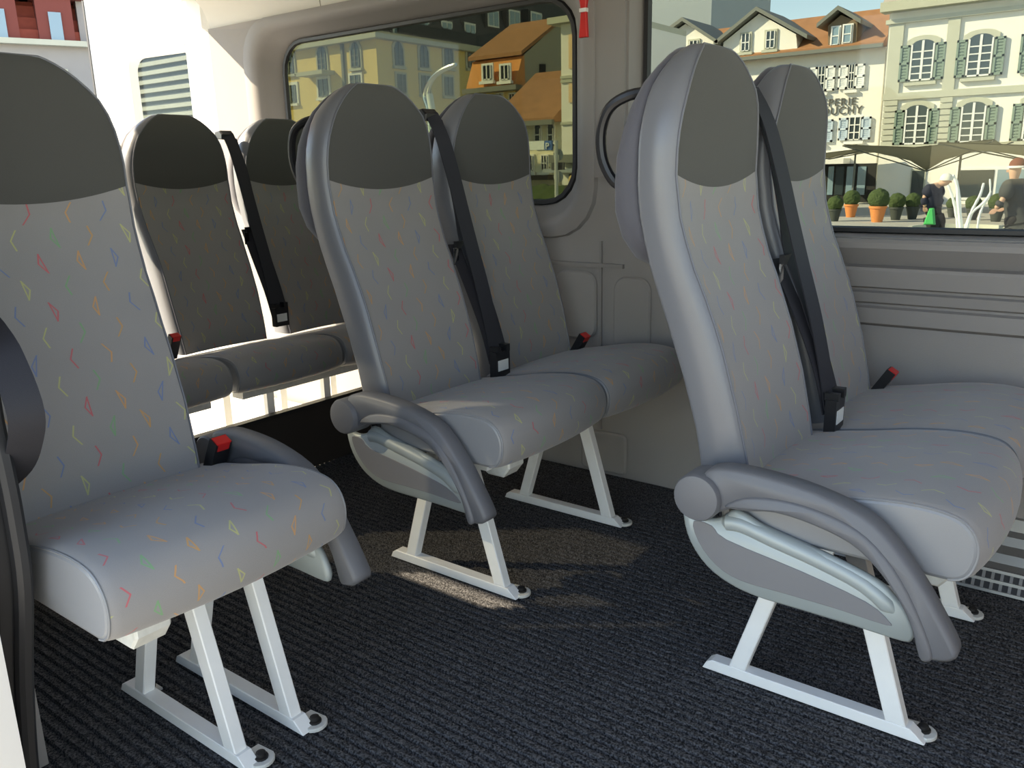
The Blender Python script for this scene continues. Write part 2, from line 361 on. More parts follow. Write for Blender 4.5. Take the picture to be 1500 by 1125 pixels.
# slit added in the unseen rear right pane so sun makes the floor patch
MB().box((-2.6, -.994, 1.06), (-1.76, -.99, 1.56)).box((-2.6, -.994, .9), (-2.12, -.99, 1.06)).box((-1.79, -.994, .9), (-1.76, -.99, 1.06)).build('pane', TINTD, w4); MB().box((-1.70, -.994, .9), (-.90, -.99, 1.56)).build('pane', TINTD, w4)
MB().box((-2.12, -1.0, .90), (-1.79, -.985, .975)).box((-2.12, -1.0, 1.045), (-1.79, -.985, 1.065)).build('sun_slit_rail', BLACK, w4)  # rails added to bound the slit that lets the sun through
struct(MB().box((-3.0, -1.0, 1.80), (-2.9, 1.0, 1.88)).box((-3.0, -1.02, -.06), (-2.9, -.9, 1.8)).build('wall_rear', DOORW))
struct(MB().prism([(-3.0, .985), (-3.0, .885), (-2.93, .868), (-2.83, .866), (-2.79, .885), (-2.79, .985)], 'z', 0, 1.85, ).build('trim_3', DOORW))
# opened rear door: white inner skin with window, sunlit
rd = thing('door_1', (-3.02, .975, -.1), None, None, kind='structure')
Md = Matrix.Translation((-3.03, .955, 0))@Matrix.Rotation(math.atan2(-.075, -.79), 4, 'Z')
def door_part(name, m, prs, smooth=False):
    o = MB()
    for pr in prs: pr(o)
    o.v = [tuple(Md@Vector(v)) for v in o.v]; return o.build(name, m, rd, smooth=smooth)
# door local: x along the door 0..0.80, y thickness (negative side faces the camera after the turn)
bm_h = holed('door_skin', DOORW, (0, .80), (-.1, 1.90), [rrect(.05, .49, .98, 1.60, .06)], .0, None, yf=lambda z: 0)
bpy.data.objects.remove(bm_h)
def holed_mb(xr, zr, hole, y0, y1):
    bm = bmesh.new()
    def loop(pts):
        vs = [bm.verts.new((a, y0, b)) for a, b in pts]; return [bm.edges.new((vs[i], vs[(i+1) % len(vs)])) for i in range(len(vs))]
    ed = loop([(xr[0], zr[0]), (xr[1], zr[0]), (xr[1], zr[1]), (xr[0], zr[1])])+loop(hole)
    bmesh.ops.triangle_fill(bm, edges=ed, use_beauty=True); r = bmesh.ops.extrude_face_region(bm, geom=list(bm.faces))
    for v in r['geom']:
        if isinstance(v, bmesh.types.BMVert): v.co.y = y1
    bm.verts.index_update(); out = ([tuple(v.co) for v in bm.verts], [tuple(v.index for v in f.verts) for f in bm.faces]); bm.free(); return out
hv = holed_mb((0, .77), (-.1, 1.90), rrect(.005, .50, .96, 1.66, .10), -.01, .03)
door_part('inner_skin', DOORW, [lambda o: o.add(*hv)])
A = rrect(.005, .50, .96, 1.66, .10); Bq = rrect(.015, .455, .99, 1.60, .07); nn = len(A)
def fr(o):
    v = [(a, .035, b) for a, b in A]+[(a, .028, b) for a, b in blend(A, Bq, .5)]+[(a, -.005, b) for a, b in Bq]
    o.add(v, [(k*nn+i, k*nn+(i+1) % nn, (k+1)*nn+(i+1) % nn, (k+1)*nn+i) for k in (0, 1) for i in range(nn)])
door_part('window_frame', DOORW, [fr], True)
door_part('pane', TINTR, [lambda o: o.prism(rrect(.01, .46, .985, 1.605, .07), 'y', -.012, -.008)])
door_part('edge_seal', SEAL, [lambda o: o.box((.765, -.012, -.1), (.777, .034, 1.9))])
# door opening edge at the left of the picture: moulded rubber seal and painted body edge
pp = [(-.612, .95), (-.610, .78), (-.612, .70), (-.606, .64), (-.604, .56), (-.616, .446), (-.680, .262), (-.728, .075), (-.735, -.05)]
pp = smooth_line(pp, 4)
db = thing('trim_4', (-.66, -1.0, 0), None, None, kind='structure')
def sweep(off, w_, y0, y1, bev=.006):
    o = MB(); L = [(a-off, b) for a, b in pp]; Rr = [(a-off-w_, b) for a, b in reversed(pp)]
    return o.prism(L+Rr, 'y', y0, y1, bev)
sweep(.0, .028, -1.034, -1.012).build('seal_lip', SEAL, db, smooth=True)
sweep(.030, .052, -1.056, -1.015).build('door_seal', SEAL, db, smooth=True)
sweep(.082, .09, -1.066, -1.02).build('door_frame', BODY, db, smooth=True)
struct(MB().box((-3.0, -1.0, -.12), (2.3, 1.0, -.065)).build('floor_underside', BLACK))

# ------------------------------------------------------------------ seats
Ft = [(.40, .115), (.50, .097), (.60, .073), (.70, .043), (.784, .012), (.868, -.025), (.94, -.045), (1.02, -.055), (1.08, -.054), (1.17, -.048), (1.25, -.055)]
Bt = [(.40, .02), (.475, .012), (.541, .002), (.629, -.022), (.741, -.062), (.84, -.098), (.926, -.120), (.987, -.127), (1.083, -.127), (1.17, -.120), (1.25, -.105)]
Wt = [(.40, .178), (.46, .182), (.60, .187), (.75, .187), (.88, .192), (1.0, .196), (1.06, .195), (1.10, .190), (1.14, .179), (1.175, .160), (1.205, .134), (1.228, .105), (1.240, .085), (1.247, .068)]
Th = [(.4, 1), (1.15, 1), (1.20, .93), (1.23, .80), (1.243, .6), (1.247, .45)]
def back_loft():
    rows = [.42, .46, .50, .55, .60, .65, .70, .75, .80, .85, .90, .94, .97, 1.0, 1.019, 1.035, 1.06, 1.09, 1.12, 1.15, 1.175, 1.195, 1.212, 1.225, 1.235, 1.242, 1.247]
    K = 16; ring_ = []; info = []
    arc = 0; prev = None
    for z in rows:
        w_ = interp(Wt, z); xf = interp(Ft, z); xb = interp(Bt, z); th = interp(Th, z); c = (xf+xb)/2; xf = c+(xf-c)*th; xb = c+(xb-c)*th
        if prev: arc += math.hypot(z-prev[0], xf-prev[1])
        prev = (z, xf); r = min(.009, w_*.35, (xf-xb)*.35); P = []
        def dip(y): return -.030*(1-(y/w_)**2)*math.exp(-((z-1.019)/.07)**2)
        def fx(y):
            q = 1-(y/(w_-r))**2
            return xf+(.004-.016*q if z < .98 else .004*(1-q)+.010*q*min(1, (z-.98)/.06)-.012*q*(1-min(1, (z-.98)/.06)))-(.0)
        for i in range(K+1): y = -(w_-r)+2*(w_-r)*i/K; P.append((fx(y), y, z+dip(y)))          # front 0..K
        for a in (60, 30, 0): P.append((xf-r+r*math.sin(R(a)), w_-r+r*math.cos(R(a)), z))         # corner
        for i in (1, 2): P.append((xf-r+(xb-xf+2*r)*(i*.42), w_+.005*th, z))
        for a in (-30, -60, -90): P.append((xb+r+r*math.sin(R(a)), w_-r+r*math.cos(R(a)), z))
        for i in range(1, 6): y = (w_-r)-2*(w_-r)*i/6; P.append((xb-.006*(1-(y/w_)**2), y, z))
        P.append((xb, -(w_-r), z))
        for a in (-60, -30, 0): P.append((xb+r+r*math.sin(R(a)), -(w_-r)-r*math.cos(R(a)), z))
        for i in (1, 2): P.append((xb+r+(xf-xb-2*r)*(i*.42), -w_-.005*th, z))
        for a in (30, 60): P.append((xf-r+r*math.sin(R(a)), -(w_-r)-r*math.cos(R(a)), z))
        ring_.append(P); info.append(arc)
    return rows, ring_, info, K
ROWS, RING, ARC, KF = back_loft()
def seat_back(root, yc, strapside=None, shell=True):
    n = len(RING[0]); hi = ROWS.index(1.019)
    def part(name, m, sel, parent, uv=False, cap=None):
        o = MB(); idx = {}
        for k in range(len(ROWS)-1):
            for i in range(n):
                if not sel(k, i): continue
                q = []
                for a, b in ((k, i), (k, (i+1) % n), (k+1, (i+1) % n), (k+1, i)):
                    if (a, b) not in idx:
                        idx[(a, b)] = len(o.v); p_ = RING[a][b]; o.v.append((p_[0], p_[1]+yc, p_[2]))
                        if uv: o.uv[len(o.v)-1] = (p_[1]+yc*.37+2, ARC[a]+(p_[2]-ROWS[a])+yc*.21)
                    q.append(idx[(a, b)])
                o.f.append(tuple(q))
        if cap:
            ids = []
            for i in range(n):
                key = (len(ROWS)-1, i)
                if key not in idx: idx[key] = len(o.v); p_ = RING[-1][i]; o.v.append((p_[0], p_[1]+yc, p_[2]))
                ids.append(idx[key])
            c = sum((Vector(RING[-1][i]) for i in range(n)), Vector())/n; o.v.append((c.x, c.y+yc, c.z+.002)); ci = len(o.v)-1
            for i in range(n): o.f.append((ids[i], ids[(i+1) % n], ci))
        return o.build(name, m, parent, smooth=True, angle=80)
    side = part('backrest', VINYL, lambda k, i: i >= KF, root, cap=True)
    part('back_panel', FAB, lambda k, i: i < KF and k < hi, side, uv=True)
    part('headrest_cover', HEAD, lambda k, i: i < KF and k >= hi, side)
    pth = [(P[0][0]+.0005, P[0][1]+yc-.0005, P[0][2]) for P in RING]+[(P[KF][0]+.0005, P[KF][1]+yc+.0005, P[KF][2]) for P in reversed(RING)]
    MB().tube(pth, .0024, 6).build('piping', PIPE, side, smooth=True)
    # padded rear shell
    if shell:
        zs = [.835, .842, .86, .90, .95, 1.0, 1.05, 1.10, 1.14, 1.18, 1.21, 1.232, 1.243, 1.247]
        xo = [(.835, -.150), (.86, -.172), (.90, -.190), (.963, -.203), (1.05, -.193), (1.142, -.166), (1.198, -.138), (1.23, -.116), (1.247, -.10)]
        o = MB(); m_ = 14; rr = []
        for z in zs:
            w_ = interp([(.835, .075), (.842, .11), (.86, .150), (.90, .178), (.95, .190), (1.05, .192), (1.10, .186), (1.14, .172), (1.18, .150), (1.21, .120), (1.232, .085), (1.243, .06), (1.247, .045)], z)
            xi = interp(Bt, z)-.004; xx = min(interp(xo, z), xi-.012); P = []
            for i in range(m_+1): t = math.pi*i/m_; P.append((xi-.004-(xi-xx)*max(0, math.sin(t))**.38, w_*math.cos(t), z))
            P.append((xi+.004, -w_*.93, z)); P.append((xi+.004, w_*.93, z)); rr.append(P)
        q = len(rr[0]); v = [(a, b+yc, c) for P in rr for a, b, c in P]
        f = [(k*q+i, k*q+(i+1) % q, (k+1)*q+(i+1) % q, (k+1)*q+i) for k in range(len(zs)-1) for i in range(q)]
        f += [tuple(range(q-1, -1, -1)), tuple(range((len(zs)-1)*q, len(zs)*q))]
        o.add(v, f).build('rear_shell', SHELL, side, smooth=True, angle=70)
    return side
def grab_handle(side, yc, y):
    pts = smooth_line([(-.14, y+.03, 1.165), (-.175, y+.012, 1.16), (-.212, y+.005, 1.14), (-.230, y+.004, 1.10), (-.228, y+.005, 1.05), (-.210, y+.01, 1.01), (-.19, y+.02, .995), (-.15, y+.04, .99)], 4)
    MB().tube(pts, .0105, 10).build('grab_handle', BLACK, side, smooth=True)
CP = smooth_line([(.075, .455), (.14, .466), (.22, .480), (.30, .496), (.38, .505), (.44, .502), (.472, .489), (.490, .464), (.494, .436), (.486, .405), (.470, .389), (.452, .384)], 3)+[(.40, .384), (.30, .384), (.20, .384), (.09, .384), (.072, .40), (.070, .43)]
NT = 3*11+1
def cushion(root, yc, w_=.222, dz=0):
    ys = [-w_, -w_+.003, -w_+.008, -w_+.02, -w_+.05, -.12, -.06, 0, .06, .12, w_-.05, w_-.02, w_-.008, w_-.003, w_]
    ins = [.010, .0045, .0015, 0]+[0]*7+[0, .0015, .0045, .010]
    rg = []
    for y, d in zip(ys, ins):
        q = 1-(y/w_)**2; P = []
        for (x, z), (xi, zi) in zip(CP, inset(CP, 1.0*max(d, 1e-6))):
            zz = zi; xx = xi
            if z > .44 and x > .1: zz += .010*q*min(1, (x-.1)/.15)-.008*math.exp(-((abs(y)-.11)/.05)**2)*math.exp(-((x-.3)/.1)**2)
            if x > .40: xx += .022*q*min(1, (x-.40)/.05)
            P.append((xx, y+yc, zz+dz))
        rg.append(P)
    n = len(CP); arc = [0]
    for a, b in zip(CP, CP[1:]): arc.append(arc[-1]+math.hypot(a[0]-b[0], a[1]-b[1]))
    def seg(name, m, sel, parent, uv=False, caps=False):
        o = MB(); idx = {}
        for k in range(len(ys)-1):
            for i in range(n):
                if not sel(k, i): continue
                q = []
                for a, b in ((k, i), (k, (i+1) % n), (k+1, (i+1) % n), (k+1, i)):
                    if (a, b) not in idx:
                        idx[(a, b)] = len(o.v); o.v.append(rg[a][b])
                        if uv: o.uv[len(o.v)-1] = (rg[a][b][1]*1.0+.3+yc*.3, arc[b]*1.3)
                    q.append(idx[(a, b)])
                o.f.append(tuple(q))
        if caps:
            for a in (0, len(ys)-1):
                s_ = len(o.v); o.v += rg[a]; c = Vector((.28, rg[a][0][1]+(-.004 if a == 0 else .004), .44+dz)); o.v.append(tuple(c))
                for i in range(n): o.f.append((s_+i, s_+(i+1) % n, s_+n))
        return o.build(name, m, parent, smooth=True, angle=60)
    under = seg('seat_cushion', SVINYL, lambda k, i: i >= NT-1 or k == 0 or k == len(ys)-2, root, caps=True)
    seg('seat_cover', FAB, lambda k, i: i < NT-1 and 0 < k < len(ys)-2, under, uv=True)
    for a in (1, len(ys)-2): MB().tube([rg[a][i] for i in range(NT)], .0024, 6).build('piping', SVINYL, under, smooth=True)
    return under
def frame(root, ya, yb, ymin, ymax):
    """white floor frame: rails, legs and seat support; ya / yb are the two rail lines"""
    o = MB().box((.10, ymin, .352), (.14, ymax, .384)).box((.36, ymin, .352), (.40, ymax, .384))
    o.box((.10, ymin+.01, .376), (.42, ymax-.01, .3845)); o.build('seat_frame', WHITE, root)
    MB().prism([(.36, .352), (.385, .335), (.43, .335), (.45, .36), (.45, .384), (.36, .384)], 'y', ymin+.02, ymin+.08, .004).build('frame_bracket', DIRTY, root)
    for y in (ya, yb):
        s = y-.002
        MB().prism([(0, .002), (.008, .018), (.020, .026), (.405, .026), (.432, .004), (.430, .002)], 'y', s, s+.030, .0015).build('floor_rail', WHITE, root)
        MB().prism([(.058, .026), (.092, .026), (.192, .352), (.158, .352)], 'y', s+.001, s+.027, .002).build('leg', WHITE, root)
        MB().prism([(.362, .026), (.398, .026), (.300, .352), (.262, .352)], 'y', s+.001, s+.027, .002).build('leg', WHITE, root)
        pd = MB().prism([(.385, s+.022)]+[(.420+.026*math.cos(R(a)), s+.036+.026*math.sin(R(a))) for a in range(-60, 100, 20)]+[(.385, s+.058)], 'z', .001, .009, .0015).build('foot_plate', DIRTY, root)
        MB().lathe([(.013, 0), (.013, .004), (.009, .005), (.009, .011), (.006, .013)], (.422, s+.037, .009), 12).build('bolt', BOLT, pd, smooth=True)
        p2 = MB().prism([(.028, s+.020), (.028, s+.052), (.072, s+.052), (.072, s+.020)], 'z', .001, .008, .0015).build('foot_plate', DIRTY, root)
        MB().lathe([(.011, 0), (.011, .004), (.007, .005), (.007, .010)], (.050, s+.038, .008), 10).build('bolt', BOLT, p2, smooth=True)
ARMO = [(.060, .500), (.099, .520), (.178, .520), (.257, .510), (.333, .487), (.378, .452), (.423, .398), (.455, .350), (.484, .300), (.480, .284), (.466, .276), (.442, .274), (.434, .288), (.425, .320), (.400, .370), (.365, .418), (.322, .452), (.26, .470), (.191, .474), (.139, .464), (.10, .440), (.06, .43)]
ARML = [(.105, .452), (.14, .476), (.20, .486), (.262, .482), (.325, .464), (.372, .428), (.409, .378), (.438, .322), (.452, .285), (.447, .272), (.434, .276), (.418, .325), (.392, .370), (.357, .410), (.318, .438), (.26, .455), (.195, .462), (.140, .452)]
PANO = [(.008, .410), (.016, .362), (.045, .318), (.087, .290), (.145, .275), (.235, .273), (.325, .272), (.400, .270), (.415, .278), (.416, .296), (.402, .325), (.384, .344), (.354, .366), (.278, .388), (.175, .408), (.110, .432), (.085, .412), (.06, .402), (.035, .402)]
INSO = [(.030, .392), (.041, .354), (.078, .316), (.127, .299), (.207, .298), (.293, .297), (.375, .293), (.378, .302), (.340, .325), (.231, .349), (.095, .372), (.066, .392)]
def armrest(root, yin, s):
    """s=-1: on the -Y side; yin = cushion edge"""
    Y = lambda d: yin+s*d
    mirror = 1
    pn = MB().prism(smooth_line(PANO, 3, True), 'y', Y(.004), Y(.020), .005).build('side_panel', PANEL, root, smooth=True, angle=60)
    MB().prism(smooth_line(INSO, 3, True), 'y', Y(.019), Y(.0215), .001).build('panel_inset', INSET, pn, smooth=True)
    MB().tube(smooth_line([(.085, Y(.012), .402), (.12, Y(.011), .405), (.18, Y(.010), .391), (.26, Y(.010), .374), (.335, Y(.010), .351), (.385, Y(.012), .318)], 3), [.009]+[.0165]*14+[.008], 16).build('panel_roll', PANEL, pn, smooth=True)
    ar = MB().prism(smooth_line(ARMO, 3, True), 'y', Y(.012), Y(.058), .006).build('armrest', ARM, root, smooth=True, angle=50)
    MB().prism(smooth_line(ARML, 3, True), 'y', Y(.016), Y(.0625), .004).build('armrest_lip', ARM, ar, smooth=True, angle=50)
    pr = [(.040, .0), (.044, .004), (.044, .060), (.041, .066), (.034, .068), (.0, .0685)]
    MB().lathe([(r, s*h) for r, h in pr], (.054, Y(.004), .459), 28, 'y').build('pivot_cap', ARM, ar, smooth=True)
    MB().lathe([(r, s*h) for r, h in [(.012, 0), (.012, .02)]], (.105, Y(-.008), .43), 12, 'y').build('mounting_bolt', BLACK, root, smooth=True)
def belt(root, y0, paths, latch, tongue=None, label_plate=True):
    """straps of one seat belt; paths in local coords, latch = (x,y,z) of the black latch box"""
    sb = MB().ribbon([(q, (.25, 1, 0)) for q in smooth_line(paths[0], 4)], .046).build('seat_belt', BELT, root, smooth=True)
    for p_ in paths[1:]: MB().ribbon([(q, (.25, 1, 0)) for q in smooth_line(p_, 4)], .040).build('belt_strap', BELT, sb, smooth=True)
    t = Vector(paths[0][0])
    MB().prism([(t.x-.045, t.z-.02), (t.x+.004, t.z-.024), (t.x+.008, t.z-.004), (t.x-.008, t.z+.010), (t.x-.04, t.z+.006)], 'y', t.y-.028, t.y+.028, .004).build('belt_guide', BLACK, sb)
    x, y, z = latch
    MB().box((x-.012, y-.031, z-.03), (x+.012, y+.031, z+.042)).box((x-.016, y-.026, z+.040), (x+.014, y-.010, z+.056)).box((x-.016, y+.012, z+.040), (x+.014, y+.030, z+.060)).build('buckle', BLACK, sb)
    if label_plate: MB().box((x+.0121, y-.024, z-.012), (x+.0135, y+.022, z+.018)).build('buckle_label', PAPER, sb)
    if tongue:
        x, y, z = tongue
        MB().box((x-.006, y-.022, z), (x+.006, y+.026, z+.020)).build('tongue_grip', BLACK, sb)
        MB().box((x-.002, y-.030, z-.045), (x+.002, y-.012, z+.002)).build('tongue', CHROME, sb)
def stalk(root, x, y, z, tilt=.5):
    o = MB().box((-.012, -.018, -.05), (.012, .018, .045)); mt = Matrix.Translation((x, y, z))@Matrix.Rotation(tilt, 4, 'Y')
    o.v = [tuple(mt@Vector(v)) for v in o.v]; b = o.build('buckle_receiver', BLACK, root)
    o = MB().box((-.009, -.016, .044), (.0125, .016, .0475)).box((.0115, -.013, .028), (.0135, .013, .046)); o.v = [tuple(mt@Vector(v)) for v in o.v]; o.build('release_button', RED, b)
Y0, SP = .106, .46
RDZ = -.048
def rear_frame(root, ymin, ymax):
    MB().box((.36, ymin, .300), (.42, ymax, .335)).box((.10, ymin, .300), (.14, ymax, .335)).box((.14, ymin, .322), (.36, ymax, .3355)).build('seat_frame', DIRTY, root)
    for y in (ymin+.12, (ymin+ymax)/2, ymax-.12):
        MB().box((.385, y-.015, .002), (.405, y+.015, .300)).build('leg', WHITE, root); MB().box((.12, y-.015, .002), (.14, y+.015, .300)).build('leg', WHITE, root)
def double_seat(name, label, arm=True, handle=True, wallstalk=True):
    r = local(name, label, 'seat', 'double seats with patterned grey covers')
    if arm: frame(r, 0, .517, -.06, .74)
    else: rear_frame(r, -.06, .69)
    for yc in (Y0, Y0+SP): cushion(r, yc, dz=0 if arm else RDZ)
    s1 = seat_back(r, Y0); s2 = seat_back(r, Y0+SP)
    if handle: grab_handle(s1, Y0, Y0-.15)
    if arm: armrest(r, Y0-.222, -1)
    belt(r, .335, [[(-.085, .335, 1.19), (-.045, .335, 1.12), (-.008, .335, 1.01), (.018, .335, .92), (.048, .335, .82), (.082, .335, .71), (.110, .334, .60), (.128, .333, .51)],
                   [(-.075, .345, 1.17), (-.035, .352, 1.05), (-.005, .35, .93), (.015, .345, .84), (.06, .348, .73), (.10, .352, .62), (.132, .352, .52)],
                   [(-.010, .325, .83), (.05, .318, .72), (.10, .322, .60), (.125, .328, .50)]], (.137, .335, .494), (.012, .328, .82))
    if wallstalk: stalk(r, .135, Y0+SP+.185, .475, .55)
    return r
rb = double_seat('double_bench_seat', 'front double seat by the large right window, armrest and white frame nearest the camera')
def move_copy(src, loc, label, rz=0, drop=()):
    c = copy_tree(src); c.location = loc; c['label'] = label; return c
move_copy(rb, (-.924, 0, 0), 'middle double seat in front of the window with the yellow building, armrest towards the aisle')
# rear benches: the same backs and cushions on a low base, no armrest
rr_ = double_seat('double_bench_seat', 'rear double seat in shade at the back corner under the rear side window', arm=False, handle=False, wallstalk=False)
rr_.location = (-2.15, .19, 0)
stalk(rr_, .13, -.12, .465, .5)
rl = thing('passenger_chair', (0, 0, 0), 'rear seat mostly hidden behind the left single seat, only cushion corner and buckle showing', 'seat')
cushion(rl, 0, dz=RDZ); seat_back(rl, 0)
rear_frame(rl, -.18, .18); rl.location = (-2.15, -.172, 0)
# left single seat
ls = thing('passenger_chair', (0, 0, 0), 'single seat at left edge of picture beside the door, armrest on its far side', 'seat')
YL = -.003
frame(ls, 0, .124, -.19, .19); cushion(ls, YL); seat_back(ls, YL); armrest(ls, YL+.222, 1); stalk(ls, .125, YL+.205, .478, .5)
belt(ls, -.2, [[(-.09, -.205, 1.12), (.10, -.236, .94), (.29, -.236, .835), (.345, -.236, .782), (.372, -.236, .716), (.345, -.236, .662), (.295, -.236, .614), (.20, -.236, .56), (.12, -.232, .52)]], (.11, -.235, .47), label_plate=False)
ls.location = (-.947, -.764, 0)
# low dark board added for the shade under the rear seats, and the pale load floor behind it
lp = thing('under_seat_shade_board', (-1.69, 0, 0), 'low dark board standing in for the shade under the rear seats', 'board')
MB().box((-1.70, -.94, .001), (-1.68, .868, .225)).build('board', mat('under_seat_shade_brown', (.018, .014, .012), .7, var=.3, vscale=8), lp)  # brown-black colour carries the shade under the seats
MB().box((-1.705, -.94, .226), (-1.675, .868, .236)).build('top_edge', BLACK, lp)
struct(MB().box((-2.98, -.95, .0005), (-1.72, .868, .012)).build('trim_5', DOORW))
# emergency hammer strap hanging by the pillar
hm = thing('emergency_hammer', (-.84, .87, 1.42), 'small red plastic emergency hammer hanging on the pillar between windows', 'hammer')
MB().prism([(-.852, 1.42), (-.822, 1.42), (-.826, 1.492), (-.845, 1.492)], 'y', .852, .868, .002).build('handle', RED, hm)
MB().prism([(-.846, 1.503), (-.827, 1.503), (-.820, 1.56), (-.855, 1.56)], 'y', .852, .868, .002).build('head', RED, hm)
MB().box((-.848, .850, 1.492), (-.824, .869, 1.503)).build('clip', PAPER, hm)

# ================================================================== the square outside
GZ = -.57
PLZ = mat('plaza_paving', (.42, .41, .38), .9, var=.12, vscale=.6)
gr = MB().box((-260, -60, GZ-.2), (120, 260, GZ)).build('ground', PLZ); struct(gr)
PLW = mat('white_plaster', (.82, .80, .74), .9, var=.05, vscale=.4); STONE = mat('sandstone_trim', (.50, .50, .41), .9, var=.08, vscale=2)
YEL = mat('yellow_plaster', (.78, .60, .24), .9, var=.08, vscale=.5); GREYP = mat('grey_render', (.40, .38, .31), .9, var=.12, vscale=.5)
TILE = mat('roof_tiles', (.36, .17, .08), .9, var=.3, vscale=3); ORT = mat('orange_tiles', (.72, .30, .10), .9, var=.2, vscale=4)
SLATE = mat('dark_slate', (.05, .055, .06), .7, var=.3, vscale=4); CON = mat('blue_grey_concrete', (.30, .34, .36), .9, var=.05, vscale=.2)
GREEN = mat('green_shutter', (.20, .27, .22), .7); WSH = mat('white_shutter', (.78, .80, .80), .7); BSH = mat('pale_blue_shutter', (.50, .60, .70), .7)
FRM = mat('window_frame_white', (.80, .80, .78), .6); PANE = mat('dark_pane', (.03, .045, .05), .12, spec=.6); BPANE = mat('sky_pane', (.20, .30, .36), .1, spec=.8)
DARK = mat('dark_opening', (.015, .016, .015), .8); WOOD = mat('brown_wood', (.16, .10, .06), .8); GUT = mat('grey_gutter', (.16, .17, .15), .6)
def XZ(plane, r):
    """photo rectangle -> (a0, a1, z0, z1) on plane ('y', Y) or ('x', X)"""
    u0, v0, u1, v1 = r; ax, c = plane; um, vm = (u0+u1)/2, (v0+v1)/2; k = 0 if ax == 'y' else 1
    a0, a1 = sorted((at(u0, vm, ax, c)[k], at(u1, vm, ax, c)[k])); z0, z1 = sorted((at(um, v1, ax, c).z, at(um, v0, ax, c).z)); return a0, a1, z0, z1
def slab(o, plane, a0, a1, z0, z1, d0, d1):
    """box lying on a facade plane, from d0 to d1 in front of it (towards the van)"""
    ax, c = plane; s_ = -1 if ax == 'y' else 1
    if ax == 'y': return o.box((a0, c+s_*d0, z0), (a1, c+s_*d1, z1))
    return o.box((c+s_*d0, a0, z0), (c+s_*d1, a1, z1))
def archpts(a0, a1, z0, z1, rise):
    P = [(a0, z0), (a1, z0)]
    for k in range(7): t = k/6; P.append((a1+(a0-a1)*t, z1-rise+rise*math.sin(math.pi*t)**.6))
    return P
def window(root, plane, rect, frame=FRM, pane=PANE, shut=None, sw=.45, arch=0, muntin=(1, 3), trim=None, world=None, reveal=.0, sill=True):
    a0, a1, z0, z1 = world or XZ(plane, rect); ax, c = plane; W_ = a1-a0; s_ = -1 if ax == 'y' else 1
    t = min(.10, W_*.12)
    if trim:
        tm = MB().prism(archpts(a0-t*1.8, a1+t*1.8, z0-.05, z1+t*1.6+arch, arch), ax, c, c+s_*.06) 
        wf_ = tm.build('window', trim, root)
    else:
        wf_ = slab(MB(), plane, a0-.05, a1+.05, z0-.05, z1+.05, 0, .05).build('window', frame, root)
    MB().prism(archpts(a0, a1, z0, z1+arch, arch), ax, c+s_*.05, c+s_*.075).build('pane', pane, wf_)
    m_ = MB(); f = min(.055, W_*.08); hm_ = min(.045, W_*.05)
    slab(m_, plane, a0, a0+f, z0, z1, .07, .11); slab(m_, plane, a1-f, a1, z0, z1, .07, .11); slab(m_, plane, a0, a1, z0, z0+f, .07, .11)
    for k in range(1, muntin[0]+1): q = a0+W_*k/(muntin[0]+1); slab(m_, plane, q-hm_, q+hm_, z0, z1+arch*.8, .07, .11)
    for k in range(1, muntin[1]+1): q = z0+(z1-z0)*k/(muntin[1]+1); slab(m_, plane, a0, a1, q-.02, q+.02, .07, .10)
    m_.build('muntins', frame, wf_)
    if sill: slab(MB(), plane, a0-.15, a1+.15, z0-.16, z0-.05, 0, .16).build('sill', trim or frame, wf_)
    if shut:
        for e0, e1 in ((a0-.04-sw, a0-.04), (a1+.04, a1+.04+sw)):
            o = MB(); slab(o, plane, e0, e0+.07, z0, z1, .06, .12); slab(o, plane, e1-.07, e1, z0, z1, .06, .12)
            for zz in (z0, (z0+z1)/2-.04, z1-.08): slab(o, plane, e0, e1, zz, zz+.08, .06, .12)
            n_ = 12; slab(o, plane, e0+.03, e1-.03, z0, z1, .03, .068)
            for k in range(n_): q = z0+(z1-z0)*(k+.3)/n_; slab(o, plane, e0+.06, e1-.06, q, q+(z1-z0)/n_*.62, .07, .09)
            o.build('shutter', shut, wf_)
    return wf_
def Z(u, v, pl): return at(u, v, *pl).z
def X(u, v, pl): return at(u, v, *pl)[0 if pl[0] == 'y' else 1]

# ---- large pale town house with green shutters
pl = ('y', 34.0); x0 = X(1298, 100, pl); xL = x0
b1 = thing('town_house', (x0+6, 38, GZ), 'large pale town house with green shutters and stone pilasters', 'building')
ztop = Z(1400, 6, pl)
MB().box((x0, 34, GZ), (x0+14, 44, ztop)).build('wall', PLW, b1)
o = MB(); slab(o, pl, x0-.25, x0+14, ztop-.05, ztop+.28, -.2, .55); slab(o, pl, x0-.1, x0+14, ztop-.45, ztop-.30, -.1, .18); o.build('cornice', STONE, b1)
MB().prism([(33.6, ztop+.28), (44, ztop+.28), (44, ztop+4.5), (37.5, ztop+4.5)], 'x', x0-.2, x0+14).build('roof', mat('pale_roof', (.45, .38, .34), .9, var=.2, vscale=3), b1)
for v0, v1, zz in ((138, 146, None),):
    z1 = Z(1400, 131, pl); z0 = Z(1400, 141, pl); slab(MB(), pl, x0, x0+14, z0, z1, 0, .12).build('string_course', STONE, b1)
    for a, b_ in ((X(1300, 100, pl), X(1320, 100, pl)), (X(1384, 90, pl), X(1402, 90, pl)), (X(1384, 90, pl)+6.5, X(1402, 90, pl)+6.5)):
        slab(MB(), pl, a, b_, z1, ztop-.4, 0, .10).build('pilaster', STONE, b1)
        zb = Z(1400, 212, pl); hh = (z0-zb)/8
        for k in range(8): slab(MB(), pl, a, b_, zb+k*hh+.02, zb+(k+1)*hh-.02, 0, .10).build('quoin', STONE, b1)
slab(MB(), pl, x0, x0+14, Z(1400, 218, pl), Z(1400, 210, pl), 0, .15).build('string_course', STONE, b1)
